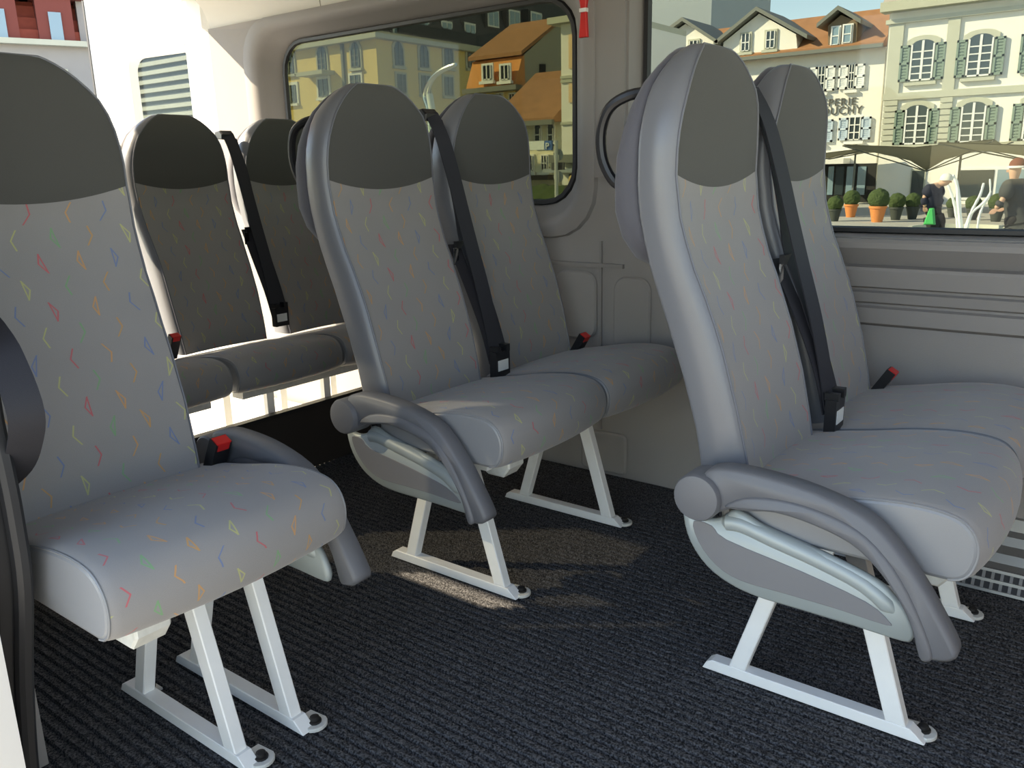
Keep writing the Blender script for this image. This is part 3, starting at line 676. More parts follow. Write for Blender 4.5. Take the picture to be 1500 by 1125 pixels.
Wd = X(1367, 88, pl)-X(1336, 88, pl)
for r_, rows_ in (((60, 118), 1), ((155, 211), 0)):
    zt, zb = Z(1350, r_[0]+5, pl), Z(1350, r_[1], pl)
    for xc in (X(1351, 90, pl), X(1436, 80, pl), X(1436, 80, pl)+2.0, X(1436, 80, pl)+4.6, X(1436, 80, pl)+6.6):
        window(b1, pl, None, shut=GREEN, sw=.33, arch=.16, muntin=(1, 4), trim=STONE, world=(xc-.40, xc+.40, zb, zt))
# ground floor: dark shop window and doorways
sh = slab(MB(), pl, X(1402, 260, pl), X(1402, 260, pl)+7.5, GZ+.15, Z(1430, 246, pl), 0, .04).build('shop_window', FRM, b1)
for k in range(6):
    a = X(1402, 260, pl)+.06+k*1.25; slab(MB(), pl, a, a+1.15, GZ+.25, Z(1430, 249, pl), .035, .06).build('pane', BPANE if k % 2 else PANE, sh)
dr = slab(MB(), pl, X(1333, 270, pl), X(1355, 270, pl), GZ, Z(1345, 247, pl), 0, .05).build('doorway', STONE, b1)
slab(MB(), pl, X(1335, 270, pl), X(1353, 270, pl), GZ, Z(1345, 250, pl), .04, .06).build('door_leaf', PANE, dr)
MB().tube([(x0-.12, 34.6, GZ), (x0-.12, 34.6, ztop)], .06, 8).build('downpipe', GUT, b1)

# ---- white house with tiled roof, gables and the wall lettering
pl = ('y', 35.0)
b2 = thing('creperie_house', (-12, 38, GZ), 'white house with brown tiled roof, two white gables and wall lettering', 'building')
xa, xb = X(940, 100, pl), x0-.32; ze = Z(1180, 78, pl)
MB().box((xa, 35, GZ), (xb, 42, ze)).build('wall', PLW, b2)
zr = Z(1215, 22, ('y', 38.0))
MB().prism([(34.6, ze-.05), (34.6, ze+.12), (38.0, zr), (42, ze), (42, ze-.05)], 'x', xa-.2, xb).build('roof', TILE, b2)
MB().box((xa-.2, 34.45, ze-.10), (xb, 34.62, ze+.04)).build('gutter', GUT, b2)
def gable(pts, over, name='gable_dormer', wm=PLW, depth=2.6, yy=34.75, rm=GUT):
    q = [(X(u, v, ('y', yy)), Z(u, v, ('y', yy))) for u, v in pts]
    g_ = MB().prism(q, 'y', yy, yy+depth).build(name, wm, b2)
    for (ua, va), (ub, vb) in over:
        A_ = (X(ua, va, ('y', yy)), Z(ua, va, ('y', yy))); B_ = (X(ub, vb, ('y', yy)), Z(ub, vb, ('y', yy)))
        MB().prism([A_, B_, (B_[0], B_[1]+.16), (A_[0], A_[1]+.16)], 'y', yy-.35, yy+depth+.3).build('gable_roof', rm, g_)
    return g_
BROWNW = mat('brown_boards', (.20, .15, .10), .85, var=.2, vscale=6)
gable([(1058, 84), (1060, 62), (1112, 20), (1166, 50), (1168, 72)], (((1050, 68), (1112, 17)), ((1112, 17), (1186, 58))))
gable([(962, 82), (965, 62), (1004, 35), (1052, 60), (1054, 80)], (((955, 68), (1004, 32)), ((1004, 32), (1056, 66))))
gable([(1213, 72), (1213, 38), (1232, 22), (1256, 32), (1254, 66)], (((1200, 42), (1231, 16)), ((1231, 16), (1264, 36))), wm=BROWNW, depth=1.8)
pg = ('y', 34.74)
for r_ in ((1087, 50, 1099, 75), (1123, 46, 1136, 71), (1011, 60, 1023, 76), (980, 62, 990, 78)): window(b2, pg, r_, muntin=(1, 1), trim=STONE)
for r_ in ((1219, 40, 1230, 66), (1236, 37, 1248, 63)): window(b2, pg, r_, pane=BPANE, muntin=(0, 1), sill=False)
for r_, sm in (((1244, 95, 1252, 130), WSH), ((1199, 98, 1209, 134), WSH), ((1160, 102, 1168, 138), WSH), ((1244, 172, 1261, 205), BSH), ((1190, 176, 1206, 209), BSH), ((1150, 180, 1164, 212), BSH)): window(b2, pl, r_, shut=sm, sw=.36, muntin=(1, 2))
def letters(body, xx, yy, zz, size, m, root, name='lettering', rot=0.0, th=.02):
    fc = bpy.data.curves.new(name, 'FONT'); fc.body = body; fc.size = size; fc.extrude = th; fc.space_character = 1.15
    t_ = bpy.data.objects.new(name, fc); C.objects.link(t_); dg = bpy.context.evaluated_depsgraph_get()
    me = bpy.data.meshes.new_from_object(t_.evaluated_get(dg)); bpy.data.objects.remove(t_); me.materials.clear(); me.materials.append(m)
    me.transform(Matrix.Translation(Vector((xx, yy, zz))-Vector(root['_o']))@Matrix.Rotation(rot, 4, 'Z')@Matrix.Rotation(R(90), 4, 'X'))
    q = bpy.data.objects.new(name, me); C.objects.link(q); q.parent = root; return q
LET = mat('sign_letters', (.10, .10, .09), .7)
za, zb_ = Z(1230, 155, pl), Z(1230, 167.5, pl); xr = X(1262, 150, pl)
letters('CREPERIE', X(1183, 150, pl), 34.96, za, .42, LET, b2); letters("D'OUCHY", X(1187, 160, pl), 34.96, zb_, .42, LET, b2)
fs_ = slab(MB(), pl, X(1205, 270, pl), X(1284, 270, pl), GZ, Z(1240, 240, pl), 0, .05).build('shop_front', DARK, b2)
for k, (ua, ub) in enumerate(((1213, 1221), (1224, 1236), (1240, 1252), (1256, 1268))):
    slab(MB(), pl, X(ua, 270, pl), X(ub, 270, pl), GZ+.3, Z(ua, 244, pl), .05, .09).build('pane', BPANE if k != 1 else PANE, fs_)
slab(MB(), pl, X(1190, 235, pl), X(1245, 235, pl), Z(1225, 240, pl), Z(1225, 232, pl), .0, .9).build('entrance_canopy', FRM, b2)
# ---- grey tower block behind
t_ = thing('tower_block', (-30, 64, GZ), 'plain blue grey tower block rising behind the white gabled house', 'building')
a0 = at(900, 30, 'y', 62).x; a1 = at(1042, 20, 'y', 62).x
MB().box((a0, 62, GZ), (a1, 74, 22)).build('wall', CON, t_)
for k in range(7): MB().box((a0, 61.95, 2.2+k*2.9), (a1+.03, 62.0, 2.26+k*2.9)).build('floor_joint', GREYP, t_)
MB().box((a0-.1, 61.9, 22), (a1+.1, 74.1, 22.3)).build('roof', GUT, t_)

# ---- yellow hotel with slate mansard
hp = ('y', 28.0); hx = ('x', -29.4)
ht = thing('yellow_hotel', (-36, 34, GZ), 'long yellow stone hotel with arched windows and dark slate mansard', 'building')
MB().box((-41, 28, GZ), (-29.4, 52, 7.15)).build('wall', YEL, ht)
o = MB().box((-41.2, 27.6, 7.1), (-29.0, 52, 7.4)); o.build('cornice', STONE, ht)
zt = 11.6
MB().prism([(-29.2, 7.4), (-30.6, zt), (-34, zt+1.2), (-41, zt+1.2), (-41, 7.4)], 'y', 29.5, 52).build('roof', SLATE, ht)
MB().prism([(28.0, 7.4), (29.0, 9.0), (29.6, 9.0), (29.6, 7.4)], 'x', -41, -30.0).build('parapet', STONE, ht)
MB().box((-31.6, 29.5, zt+.0), (-30.2, 52, zt+.22)).build('ridge_band', GUT, ht)
for uc, vc in ((425, 94), (473, 89), (522, 85)): window(ht, hp, (uc-6, vc-12, uc+6, vc+14), arch=.35, muntin=(1, 2), trim=STONE, frame=GUT)
for uc, vc in ((428, 137), (475, 128), (522, 122)): window(ht, hp, (uc-7, vc-12, uc+7, vc+14), muntin=(1, 2), trim=FRM, frame=GUT)
for k in range(1):
    for zc in (4.5, 6.0): window(ht, hp, None, arch=.3 if zc > 5 else 0, muntin=(1, 2), trim=STONE, frame=GUT, world=(-38.6-k*2.6, -37.8-k*2.6, zc-.8+.3, zc+.3))
slab(MB(), hp, X(452, 108, hp), X(490, 108, hp), Z(470, 112, hp), Z(470, 106, hp), 0, .8).build('balcony', STONE, ht)
slab(MB(), hp, X(500, 60, hp), X(503, 60, hp), GZ, 7.1, 0, .12).build('downpipe', GUT, ht)
for uc, vc in ((583, 84), (620, 87), (656, 87), (690, 88)): window(ht, hx, (uc-6, vc-13, uc+6, vc+12), arch=.3, muntin=(1, 2), trim=STONE, frame=GUT)
for uc, vc in ((587, 122), (622, 124), (656, 126)): window(ht, hx, (uc-6, vc-13, uc+6, vc+14), muntin=(1, 2), trim=STONE, frame=GUT)
dx = ('x', -29.5)
for uc, vc in ((583, 42), (620, 41), (654, 43), (688, 46), (722, 26), (753, 27), (785, 30)):
    a0, a1, z0, z1 = XZ(dx, (uc-8, vc-12, uc+8, vc+14)); d = MB().box((-31.5, a0-.15, z0-.1), (-29.52, a1+.15, z1+.1)).build('dormer', SLATE, ht)
    window(d, dx, None, world=(a0, a1, z0, z1), muntin=(1, 0), sill=False, frame=FRM, pane=BPANE) if False else None
    m_ = MB(); slab(m_, dx, a0, a1, z0, z1, 0, .05); m_.build('dormer_window', FRM, d)
    m_ = MB(); mid = (a0+a1)/2; slab(m_, dx, a0+.08, mid-.04, z0+.08, z1-.1, .045, .07); slab(m_, dx, mid+.04, a1-.08, z0+.08, z1-.1, .045, .07); m_.build('dormer_pane', BPANE, d)
for a, b_ in ((41.5, 42.6), (43.0, 43.9), (45, 46)):
    c_ = MB().box((-31.4, a, zt), (-30.6, b_, zt+.9)).build('chimney', FRM, ht); 
    MB().box((-31.35, a+.05, zt+.9), (-30.65, b_-.05, zt+1.7)).build('chimney_pots', ORT, c_)
# ---- dark slatted building further back, seen through the rear door window
sb_ = thing('slatted_building', (-52, 36, GZ), 'dark building with pale horizontal slats seen through the open rear door window', 'building')
SHW = mat('dark_grey_wall', (.10, .11, .12), .9)  # plain dark grey wall colour
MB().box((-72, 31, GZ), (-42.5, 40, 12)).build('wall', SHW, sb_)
for k in range(14): MB().box((-70, 30.8, 1.6+k*.55), (-47, 31, 1.85+k*.55)).build('slat', GREYP, sb_)
for k in range(4): MB().box((-46.5+k*1.1, 30.85, 1.0), (-45.9+k*1.1, 31, 9)).build('pilaster', STONE, sb_)
MB().box((-72.2, 30.6, 12), (-42.3, 40, 12.3)).build('roof', GUT, sb_)
# ---- house with brown roof and orange tiled front
hg = ('y', 26.0)
h = thing('orange_front_house', (-20.8, 28, GZ), 'tall narrow house with brown roof, orange tiled front and grey blind gable', 'building')
ax0, ax1 = X(690, 100, hg), -19.6; gx = ('x', -19.6)
yk = X(822, 35, gx); zr_ = Z(822, 30, gx); zeave = Z(762, 80, gx); zl = Z(730, 128, hg)
MB().prism([(26.0, GZ), (26.0, zl), (26.25, zeave), (yk, zr_), (yk*2-26, zeave), (yk*2-26, GZ)], 'x', ax0, ax1).build('wall', GREYP, h)
slab(MB(), hg, ax0, ax1-.2, GZ, zl, 0, .06).build('front_wall', YEL, h)
MB().prism([(26.0-.35, zl), (26.0-.30, zl+.15), (26.12, zeave-.05), (26.25, zeave), (26.3, zl)], 'x', ax0, ax1+.03).build('tiled_front', ORT, h)
MB().prism([(25.95, zeave-.02), (25.95, zeave+.12), (yk, zr_+.14), (yk*2-26, zeave+.1), (yk*2-26, zeave-.02), (yk, zr_)], 'x', ax0-.1, ax1+.12).build('roof', TILE, h)
MB().box((ax0-.1, 25.5, zl-.18), (ax1+.15, 25.9, zl)).build('cornice', GUT, h)
fp = ('y', 25.62)
for uc in (715, 741): window(h, fp, (uc-6, 96, uc+6, 117), muntin=(1, 0), trim=FRM)
for uc in (733, 752): window(h, ('y', 25.94), (uc-4, 138, uc+4, 170), muntin=(1, 1), trim=FRM)
o = MB().prism([(X(790, 96, gx), Z(790, 108, gx)), (X(798, 96, gx), Z(798, 108, gx)), (X(798, 96, gx), Z(798, 94, gx)), (X(790, 96, gx), Z(790, 94, gx))], 'x', -19.6, -19.55); o.build('window', DARK, h)
# ---- low house with tiled roof and arched windows
lh = ('y', 23.0)
h = thing('low_arched_house', (-17, 24, GZ), 'low cream house with sloping tiled roof beside the tall white corner house', 'building')
a0, a1 = X(730, 230, lh), X(824, 230, lh); zl = Z(800, 178, lh)
CREAM = mat('cream_plaster', (.80, .74, .55), .9)
MB().box((a0, 23, GZ), (a1, 25.4, zl)).build('wall', CREAM, h)
MB().prism([(22.5, zl-.04), (22.5, zl+.1), (25.4, zl+1.9), (25.4, zl)], 'x', a0, a1).build('roof', TILE, h)
MB().box((a0, 22.35, zl-.14), (a1, 22.52, zl+.02)).build('gutter', GUT, h)
for uc in (765, 789, 808): window(h, lh, (uc-4, 188, uc+4, 207), arch=.25, muntin=(0, 1), trim=FRM)
for uc in (778, 799): window(h, lh, (uc-4, 228, uc+4, 250), muntin=(1, 1), trim=FRM)
slab(MB(), lh, a0, a1, Z(800, 263, lh), Z(800, 256, lh), 0, .9).build('entrance_canopy', DARK, h)
# ---- tall white corner house
ch = ('y', 21.0)
h = thing('white_corner_house', (-13, 23, GZ), 'tall white corner house with pale orange panels at right edge of the rear window', 'building')
a0, a1 = X(822, 100, ch), X(893, 100, ch); zt = Z(822, 36, ch)
MB().box((a0, 21, GZ), (a1, 26, zt)).build('wall', PLW, h)
MB().box((a0-.3, 20.7, zt), (a1, 26, zt+.18)).build('cornice', STONE, h)
for v in (112, 118, 180): slab(MB(), ch, a0, a1, Z(840, v+2, ch), Z(840, v-2, ch), 0, .06).build('string_course', STONE, h)
PO = mat('pale_orange_plaster', (.80, .55, .33), .9)
for (r_, m_) in (((834, 50, 843, 100), PO), ((834, 122, 843, 150), PO), ((858, 50, 880, 100), PO), ((858, 122, 880, 150), PO)): slab(MB(), ch, *XZ(ch, r_), 0, .04).build('wall_panel', m_, h)
for r_ in ((840, 186, 846, 220), (850, 186, 862, 220)): slab(MB(), ch, *XZ(ch, r_), 0, .06).build('shutter', mat('brown_shutter', (.20, .06, .04), .8), h)
b_ = slab(MB(), ch, *XZ(ch, (822, 226, 900, 238)), 0, .7).build('balcony', GUT, h)
slab(MB(), ch, *XZ(ch, (822, 246, 900, 252)), 0, 1.0).build('entrance_canopy', CON, h)
slab(MB(), ch, *XZ(ch, (835, 254, 900, 300)), 0, .04).build('doorway', DARK, h)

# ---- building behind the van, seen through the open rear
bn = Vector((.93, -.37, 0)).normalized()
def AP(u, v, D=30.0):
    d = FW+R2*((u-750)/FPX)+U2*((562.5-v)/FPX); p0 = CAM-bn*D; return CAM+d*(((p0-CAM)@bn)/(d@bn)) if False else CAM+d*((p0-CAM).dot(bn)/d.dot(bn))
side = Vector((-bn.y, bn.x, 0))          # along the facade, to the right in the picture
base = AP(75, 200); base.z = GZ
rb_ = thing('plastered_building', tuple(base), 'light plastered building with red brown mansard and dormers behind the open rear', 'building')
def fpar(name, m, a0, a1, z0, z1, d0, d1, parent=rb_):
    o = MB().box((a0, d0, z0), (a1, d1, z1)); mt = Matrix((side.to_4d(), (-bn).to_4d(), (0, 0, 1, 0), (0, 0, 0, 1))).transposed()
    mt[3][3] = 1; mt = Matrix(((side.x, -bn.x, 0), (side.y, -bn.y, 0), (0, 0, 1)))
    o.v = [tuple(mt@Vector(v)+Vector((base.x, base.y, 0))) for v in o.v]; return o.build(name, m, parent)
def fa(u, v): p_ = AP(u, v); return (p_-base).dot(side), p_.z
aR = fa(146, 120)[0]; zc0 = fa(75, 68)[1]; zc1 = fa(75, 60)[1]
if aR < 0: side = -side; aR = fa(146, 120)[0]
RPL = mat('rough_pale_plaster', (.31, .295, .285), .95, var=.12, vscale=1.5); RBR = mat('red_brown_shingles', (.34, .075, .05), .9, var=.25, vscale=5)
fpar('wall', RPL, -14, aR, GZ, zc0, 0, 10); fpar('cornice', STONE, -14, aR+.15, zc0, zc1, -.3, 10)
for k in range(6):
    z0 = zc1+k*.36
    if k < 4: fpar('shingle_course', RBR, -14, aR-.2, z0, z0+.33, .25+k*.22, 9)
DRB = mat('dormer_brown', (.20, .05, .04), .9)
def dormer(u):
    a = fa(u, 40)[0]; d = fpar('dormer', DRB, a-.48, a+.48, zc1, zc1+1.35, -.05, 3)
    fpar('dormer_window', FRM, a-.36, a+.36, zc1+.02, zc1+1.05, -.10, 0, d) if False else None
    w_ = fpar('dormer_window', BPANE, a-.17, a+.17, zc1+.02, zc1+.80, -.10, 0); 
    o = MB().prism([(a-.85, zc1+1.2), (a, zc1+2.2), (a+.85, zc1+1.2)], 'y', -.1, 3); mt = Matrix(((side.x, -bn.x, 0), (side.y, -bn.y, 0), (0, 0, 1)))
    o.v = [tuple(mt@Vector(v)+Vector((base.x, base.y, 0))) for v in o.v]; o.build('dormer_roof', DRB, rb_)
for u in (0, 82, -90): dormer(u)
ORP = mat('orange_pattern_tiles', (.80, .30, .12), .9); nt_ = ORP.node_tree
ck = nt_.nodes.new('ShaderNodeTexChecker'); ck.inputs['Scale'].default_value = 1.1; ck.inputs['Color1'].default_value = (.80, .28, .10, 1); ck.inputs['Color2'].default_value = (.12, .08, .08, 1)
tcn = nt_.nodes.new('ShaderNodeTexCoord'); mpn = nt_.nodes.new('ShaderNodeMapping'); mpn.inputs['Rotation'].default_value = (R(45), R(0), R(0))
nt_.links.new(tcn.outputs['Object'], mpn.inputs[0]); nt_.links.new(mpn.outputs[0], ck.inputs['Vector']); nt_.links.new(ck.outputs[0], nt_.nodes['Principled BSDF'].inputs['Base Color'])
fpar('patterned_roof', ORP, -14, aR-.25, zc1+1.44, zc1+6, 1.1, 9)
fpar('chimney_stack', RPL, aR-.35, aR+.05, zc1, zc1+4, .2, 1.2)
fpar('wall_sign', STONE, fa(75, 100)[0], fa(99, 100)[0], fa(85, 116)[1], fa(85, 101)[1], -.05, 0)

# ---- terrace: sunshades, planters, fountain, people
CANV = mat('olive_canvas', (.34, .33, .24), .9)
def shade_sail(label, cu, cv, hw, Yc, zc_, zt_, dp=2.0):
    px = at(cu, cv, 'y', Yc).x; r = thing('sunshade', (px, Yc, GZ), label, 'sunshade', 'sunshades on the terrace')
    o = MB(); K = 10; vs = []; 
    for i in range(K+1):
        for j in range(K+1):
            a, b_ = -1+2*i/K, -1+2*j/K; rr = max(abs(a), abs(b_)); q = math.hypot(a, b_)
            vs.append((px+a*hw, Yc+b_*dp, zc_+(zt_-zc_)*min(1, rr)**.55-.15*(1-abs(a*b_))*rr))
    n1 = len(vs); vs += [(x, y, z+.02) for x, y, z in vs]; f = []
    for i in range(K):
        for j in range(K): q = i*(K+1)+j; f += [(q, q+1, q+K+2, q+K+1), (n1+q, n1+q+K+1, n1+q+K+2, n1+q+1)]
    o.add(vs, f).build('canopy', CANV, r, smooth=True, angle=80)
    MB().tube([(px+.9, Yc+.2, GZ), (px+.9, Yc+.2, zc_+.5)], .035, 8).build('pole', GUT, r)
    for sx, sy in ((-1, -1), (1, -1), (-1, 1), (1, 1)): MB().tube([(px, Yc, zc_-.02), (px+sx*hw, Yc+sy*dp, zt_-.02)], .018, 6).build('rib', GUT, r)
pu = ('y', 28.0)
shade_sail('olive canvas sunshade drooping to a point in front of the pale town house', 1357, 250, 2.05, 28.0, Z(1357, 250, pu), Z(1357, 210, pu))
shade_sail('olive canvas sunshade at the right edge of the large window', 1530, 235, 2.1, 23.8, Z(1500, 240, ('y', 23.8)), Z(1500, 207, ('y', 23.8)))
shade_sail('flat olive sunshade over the white house shop front', 1215, 232, 1.7, 32.4, Z(1230, 232, ('y', 32.4)), Z(1230, 219, ('y', 32.4)), 1.1)
LEAF = mat('boxwood', (.045, .075, .02), .9, var=.5, vscale=25); TERRA = mat('terracotta', (.72, .25, .08), .8); DPOT = mat('dark_pot', (.05, .06, .05), .7)
def planter(u, vb, vt, Yp, orange, label):
    p0 = at(u, vb, 'y', Yp); px = p0.x; hh = (at(u, vt, 'y', Yp).z-GZ); r = thing('potted_boxwood', (px, Yp, GZ), label, 'potted plant', 'round clipped bushes in pots on the terrace')
    ph = hh*.50; rad = hh*.26
    MB().lathe([(rad*.62, 0), (rad*.95, ph*.85), (rad*1.05, ph*.86), (rad*1.05, ph), (rad*.9, ph), (rad*.85, ph*.9)], (px, Yp, GZ), 18).build('pot', TERRA if orange else DPOT, r, smooth=True)
    bm = bmesh.new(); bmesh.ops.create_icosphere(bm, subdivisions=4, radius=rad*1.22)
    for v in bm.verts: n_ = noise.noise(v.co*9+Vector((u, 0, 0)))+.6*noise.noise(v.co*22); v.co *= 1+.10*n_
    o = MB(); bm.verts.index_update(); o.add([v.co+Vector((px, Yp, GZ+ph+rad*.85)) for v in bm.verts], [tuple(v.index for v in f.verts) for f in bm.faces]); bm.free()
    o.build('foliage', LEAF, r)
for u, vb, vt, Yp, og, lb in ((1222, 318, 288, 23, False, 'clipped bush in dark pot at left, right beside the seat headrest'), (1246, 314, 280, 25, True, 'clipped bush in shaded orange pot, second from the left'),
        (1285, 318, 278, 23, True, 'clipped bush in bright orange terracotta pot'), (1312, 317, 284, 24, False, 'clipped bush in dark pot just right of the bright orange pot'),
        (1336, 317, 284, 24.5, False, 'clipped bush in dark pot beside the bending person'), (1394, 317, 290, 25.5, False, 'clipped bush in dark pot behind the left fountain jet'),
        (1424, 317, 288, 24.5, False, 'clipped bush in dark pot between the fountain jets'), (1459, 318, 285, 24, False, 'clipped bush in dark pot behind the person in the hat'),
        (1494, 318, 286, 24, False, 'clipped bush in dark pot at the right picture edge')): planter(u, vb, vt, Yp, og, lb)
WAT = mat('white_water', (.80, .84, .84), .25, spec=.8)
FY = 18.6
fo = thing('fountain', (at(1410, 300, 'y', FY).x, FY, GZ), 'splashing white fountain jets on the square', 'fountain')
def jet(pts, r0):
    L = smooth_line([at(u, v, 'y', FY) for u, v in pts], 5); r0 *= 1.2
    rr = [r0*(.5+.8*abs(noise.noise(Vector((i*.9, r0*90, 0))))+.4*i/len(L)) for i in range(len(L))]; MB().tube(L, rr, 7).build('water_jet', WAT, fo, smooth=True)
jet([(1390, 264), (1396, 259), (1402, 272), (1404, 295), (1407, 330), (1410, 366)], .045); jet([(1388, 270), (1394, 285), (1399, 305), (1403, 332), (1404, 366)], .030)
jet([(1441, 268), (1436, 285), (1428, 300), (1420, 318), (1414, 335), (1410, 366)], .030); jet([(1450, 262), (1450, 285), (1440, 302), (1433, 325), (1430, 366)], .022); jet([(1452, 280), (1442, 296), (1424, 312), (1416, 335)], .028)
bs = at(1415, 395, 'y', 15)
MB().lathe([(1.0, 0), (1.0, .22), (.93, .22), (.9, .10), (0.02, .08)], (fo.location.x, FY, GZ), 32).build('basin', STONE, fo, smooth=True)
SKIN = mat('skin', (.60, .36, .26), .6)
def skin_obj(name, verts, edges, rad, m, parent, off, root=0):
    me = bpy.data.meshes.new(name); me.from_pydata([tuple(Vector(v)-Vector(off)) for v in verts], edges, []); o = bpy.data.objects.new(name, me); C.objects.link(o)
    sk_ = o.modifiers.new('skin', 'SKIN'); 
    for i, v in enumerate(me.skin_vertices[0].data): v.radius = (rad[i], rad[i]); v.use_root = (i == root)
    sb2 = o.modifiers.new('sub', 'SUBSURF'); sb2.levels = 1; sb2.render_levels = 2; me.materials.append(m)
    for mm in (sk_,): mm.use_smooth_shade = True
    o.parent = parent; return o
def person(label, J, coat, trouser, hair, hairrad=1.12, brim=None):
    """J: joints in world space: pelvis chest neck head, shoulders, elbows, hands, knees, feet"""
    base_ = ((J['fL']+J['fR'])/2); base_.z = GZ; r = thing('person', tuple(base_), label, 'person')
    names = ['pel', 'che', 'nec', 'hed', 'top', 'sL', 'eL', 'hL', 'sR', 'eR', 'hR', 'kL', 'fL', 'kR', 'fR', 'tL', 'tR']
    J['top'] = J['hed']+(J['hed']-J['nec']).normalized()*.09
    fwd = Vector(J.get('face', (1, 0, 0))); J['tL'] = J['fL']+fwd*.14; J['tR'] = J['fR']+fwd*.14
    rad = dict(pel=.10, che=.11, nec=.05, hed=.095, top=.07, sL=.05, eL=.038, hL=.032, sR=.05, eR=.038, hR=.032, kL=.05, fL=.04, kR=.05, fR=.04, tL=.035, tR=.035)
    ed = [('pel', 'che'), ('che', 'nec'), ('nec', 'hed'), ('hed', 'top'), ('che', 'sL'), ('sL', 'eL'), ('eL', 'hL'), ('che', 'sR'), ('sR', 'eR'), ('eR', 'hR'), ('pel', 'kL'), ('kL', 'fL'), ('fL', 'tL'), ('pel', 'kR'), ('kR', 'fR'), ('fR', 'tR')]
    skin_obj('body', [J[k] for k in names], [(names.index(a), names.index(b)) for a, b in ed], [rad[k] for k in names], SKIN, r, base_)
    def sub(nm, ks, m, grow, es=None):
        es = es or [e for e in ed if e[0] in ks and e[1] in ks]
        skin_obj(nm, [J[k] for k in ks], [(ks.index(a), ks.index(b)) for a, b in es], [rad[k]+grow for k in ks], m, r, base_)
    J['hem'] = J['pel']-(J['che']-J['pel'])*.22; rad['hem'] = .11; J['wst'] = J['pel'].lerp(J['che'], .3); rad['wst'] = .09
    sub('jacket', ['pel', 'hem', 'che', 'sL', 'eL', 'sR', 'eR'], coat, .07, [('hem', 'pel'), ('pel', 'che'), ('che', 'sL'), ('sL', 'eL'), ('che', 'sR'), ('sR', 'eR')])
    J['cL'] = J['eL'].lerp(J['hL'], .8); J['cR'] = J['eR'].lerp(J['hR'], .8); rad['cL'] = rad['cR'] = .038
    sub('sleeve', ['eL', 'cL'], coat, .03, [('eL', 'cL')]); sub('sleeve', ['eR', 'cR'], coat, .03, [('eR', 'cR')])
    sub('trousers', ['pel', 'wst', 'kL', 'fL', 'kR', 'fR'], trouser, .05, [('wst', 'pel'), ('pel', 'kL'), ('kL', 'fL'), ('pel', 'kR'), ('kR', 'fR')])
    hd = J['hed']+(J['top']-J['hed'])*.6-fwd*.025; o = MB(); bm = bmesh.new(); bmesh.ops.create_uvsphere(bm, u_segments=14, v_segments=9, radius=.098*hairrad); bm.verts.index_update()
    o.add([Vector((v.co.x, v.co.y, max(v.co.z, -.02)))+hd+Vector((0, 0, .015)) for v in bm.verts], [tuple(v.index for v in f.verts) for f in bm.faces]); bm.free()
    hr = o.build('hair' if not brim else 'hat', hair, r, smooth=True)
    if brim: MB().lathe([(.10, -.02), (.135, -.015), (.135, .0), (.10, .02)], hd, 18).build('hat_band', brim, hr, smooth=True)
    fc_ = J['hed']+fwd*.095; MB().box(fc_-Vector((.012, .012, .02)), fc_+Vector((.02, .012, .015))).build('nose', SKIN, r)
    for h_ in ('hL', 'hR'):
        dn = (J[h_]-J['e'+h_[1]]).normalized()
        for q in range(4): MB().tube([J[h_]+fwd*(q-1.5)*.018, J[h_]+fwd*(q-1.5)*.02+dn*.05, J[h_]+fwd*((q-1.5)*.02+.01)+dn*(.085-.005*abs(q-1))], [.009, .0085, .006], 6).build('finger', SKIN, r, smooth=True)
        MB().tube([J[h_], J[h_]+fwd*.03+dn*.02, J[h_]+fwd*.04+dn*.05], [.011, .010, .007], 6).build('thumb', SKIN, r, smooth=True)
    return r
NAVY = mat('navy_coat', (.012, .016, .035), .8); BLK = mat('black_trousers', (.012, .012, .014), .8); WHAIR = mat('white_hair', (.78, .76, .68), .8)
Yp = 15.5
def Q(u, v, dy=0): return at(u, v, 'y', Yp)+Vector((0, dy, 0))
kn = Q(1372, 330); ft = Q(1372, 330); ft.z = GZ+.06
J = dict(pel=Q(1364, 296), che=Q(1368, 274), nec=Q(1376, 270), hed=Q(1384, 266), sL=Q(1366, 276, -.17), eL=Q(1357, 288, -.2), hL=Q(1358, 303, -.18), sR=Q(1370, 276, .17), eR=Q(1376, 290, .2), hR=Q(1370, 304, .15),
         kL=Q(1368, 330, -.1), fL=Vector((ft.x-.02, Yp-.12, ft.z)), kR=Q(1374, 330, .1), fR=Vector((ft.x+.06, Yp+.12, ft.z)))
person('white haired person in navy coat bending forward beside the fountain', J, NAVY, BLK, WHAIR)
bg_ = tag(MB().prism([tuple((at(u, v, 'y', Yp-.3).x, at(u, v, 'y', Yp-.3).z)) for u, v in ((1353, 329), (1370, 329), (1368, 305), (1362, 305))], 'y', Yp-.36, Yp-.24, .02).build('shopping_bag', mat('green_bag', (.03, .45, .12), .6)), 'bright green bag held low by the bending person', 'bag')
Yp = 12.5
ft = Q(1488, 330); ft.z = GZ+.06; g_ = mat('dark_grey_jacket', (.05, .055, .055), .8)
J = dict(pel=Q(1491, 318), che=Q(1486, 280), nec=Q(1485, 263), hed=Q(1487, 250), sL=Q(1482, 272, -.2), eL=Q(1472, 292, -.25), hL=Q(1462, 305, -.25), sR=Q(1492, 272, .2), eR=Q(1480, 298, .25), hR=Q(1468, 306, .2),
         kL=Q(1478, 345, -.1), fL=Vector((ft.x-.1, Yp-.14, ft.z)), kR=Q(1484, 345, .12), fR=Vector((ft.x+.08, Yp+.14, ft.z)), face=(-1, 0, 0))
person('person in dark jacket and brown hat with pale band at right edge', J, g_, BLK, mat('brown_hat', (.18, .05, .03), .8), 1.15, PAPER)
Yp = 13.0
ft = Q(842, 330); ft.z = GZ+.06
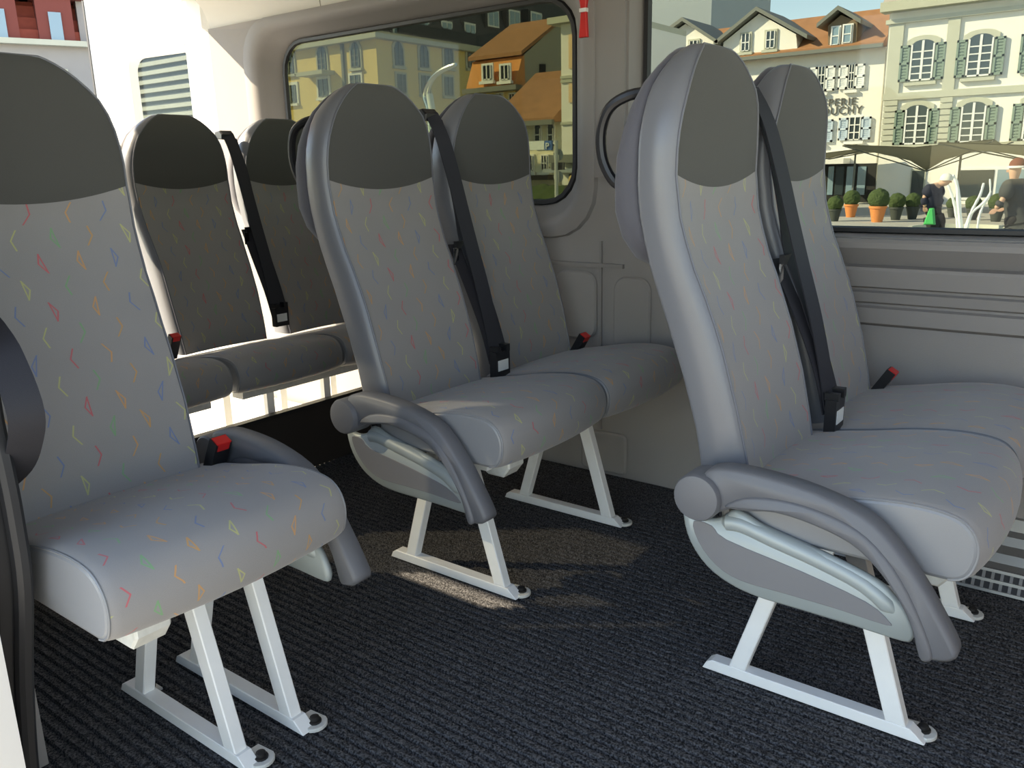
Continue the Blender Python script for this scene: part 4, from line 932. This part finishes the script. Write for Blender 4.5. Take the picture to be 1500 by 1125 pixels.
J = dict(pel=Q(841, 294), che=Q(841, 278), nec=Q(841, 273), hed=Q(841.5, 268.5), sL=Q(839, 277, -.15), eL=Q(838, 286, -.18), hL=Q(839, 294, -.18), sR=Q(844, 277, .15), eR=Q(845, 286, .18), hR=Q(844, 294, .18),
         kL=Q(841, 312, -.08), fL=Vector((ft.x-.05, Yp-.1, ft.z)), kR=Q(843, 312, .08), fR=Vector((ft.x+.05, Yp+.1, ft.z)))
person('small distant person in dark top and red trousers at rear window corner', J, BLK, mat('red_trousers', (.60, .02, .03), .8), mat('fair_hair', (.50, .36, .16), .8))
# street furniture
s_ = thing('signpost', (at(815, 300, 'y', 12).x, 12, GZ), 'slim grey signpost with parking board and round signs', 'signpost')
sx = at(815, 260, 'y', 12).x
MB().tube([(sx, 12, GZ), (sx, 12, at(815, 206, 'y', 12).z)], .035, 8).build('post', mat('galvanised', (.50, .52, .50), .5), s_)
pp_ = ('y', 12.0); SG = mat('sign_white', (.70, .74, .72), .5); SB = mat('sign_blue', (.03, .12, .35), .5)
bd = slab(MB(), pp_, *XZ(pp_, (760, 207, 798, 220)), -.02, .02).build('direction_board', SG, s_)
b2_ = slab(MB(), pp_, *XZ(pp_, (799, 206, 809, 220)), -.02, .025).build('parking_board', SB, s_)
MB().box((at(798, 212, 'y', 12).x, 12.02, at(805, 214, 'y', 12).z), (sx, 12.04, at(805, 211, 'y', 12).z)).build('arm', GUT, s_)
letters('P', at(800.5, 212, 'y', 12).x, 11.97, at(805, 218.5, 'y', 12).z, .17, SG, s_, 'letter')
for v, m_, nm in ((227, CON, 'round_sign'), (259, CON, 'round_sign')): MB().lathe([(.0, -.02), (.105, -.02), (.105, .0), (.0, .0)], (sx, 12.08, at(815, v, 'y', 12).z), 20, 'y').build(nm, m_, s_)
slab(MB(), pp_, *XZ(pp_, (806, 238, 824, 249)), -.08, -.04).build('dark_sign', SLATE, s_)
l_ = thing('street_lamp', (at(632, 200, 'y', 8).x, 8, GZ), 'curved chrome street lamp seen above the middle headrests', 'street lamp')
lp_ = lambda L: [at(u, v, 'y', 8) for u, v in L]
bx = at(632, 200, 'y', 8)
MB().tube([(bx.x, 8, GZ)]+[tuple(p_) for p_ in smooth_line(lp_([(632, 230), (628, 165), (622, 140), (631, 118), (646, 104), (666, 95)]), 5)], [.05]+[.035]*24+[.03]*2, 10).build('curved_pole', CHROME, l_, smooth=True)
MB().tube(smooth_line(lp_([(630, 165), (627, 135), (637, 113), (652, 101), (668, 94)]), 5), .025, 10).build('second_arm', CHROME, l_, smooth=True)
MB().tube(lp_([(629, 138), (633, 160)]), .05, 12).build('lamp_glass', SG, l_, smooth=True)
hdg = MB(); random.seed(3)
hd_ = thing('hedge', (-9.5, 16, GZ), 'dark green clipped hedge along the street by the cream house', 'hedge')
bm = bmesh.new(); bmesh.ops.create_grid(bm, x_segments=60, y_segments=12, size=1)
a0, a1 = at(740, 290, 'y', 16).x, at(870, 290, 'y', 16).x; hz_ = at(800, 272, 'y', 16).z-GZ
for v in bm.verts:
    t = v.co.y*math.pi/2; v.co = Vector(((a0+a1)/2+v.co.x*(a1-a0)/2, 16+.45*math.sin(t), GZ+hz_*max(0, math.cos(t))**.35)); v.co += Vector((0, .06, .08))*noise.noise(v.co*5)
bm.verts.index_update(); hdg.add([v.co for v in bm.verts], [tuple(v.index for v in f.verts) for f in bm.faces]); bm.free(); hdg.build('foliage', LEAF, hd_)
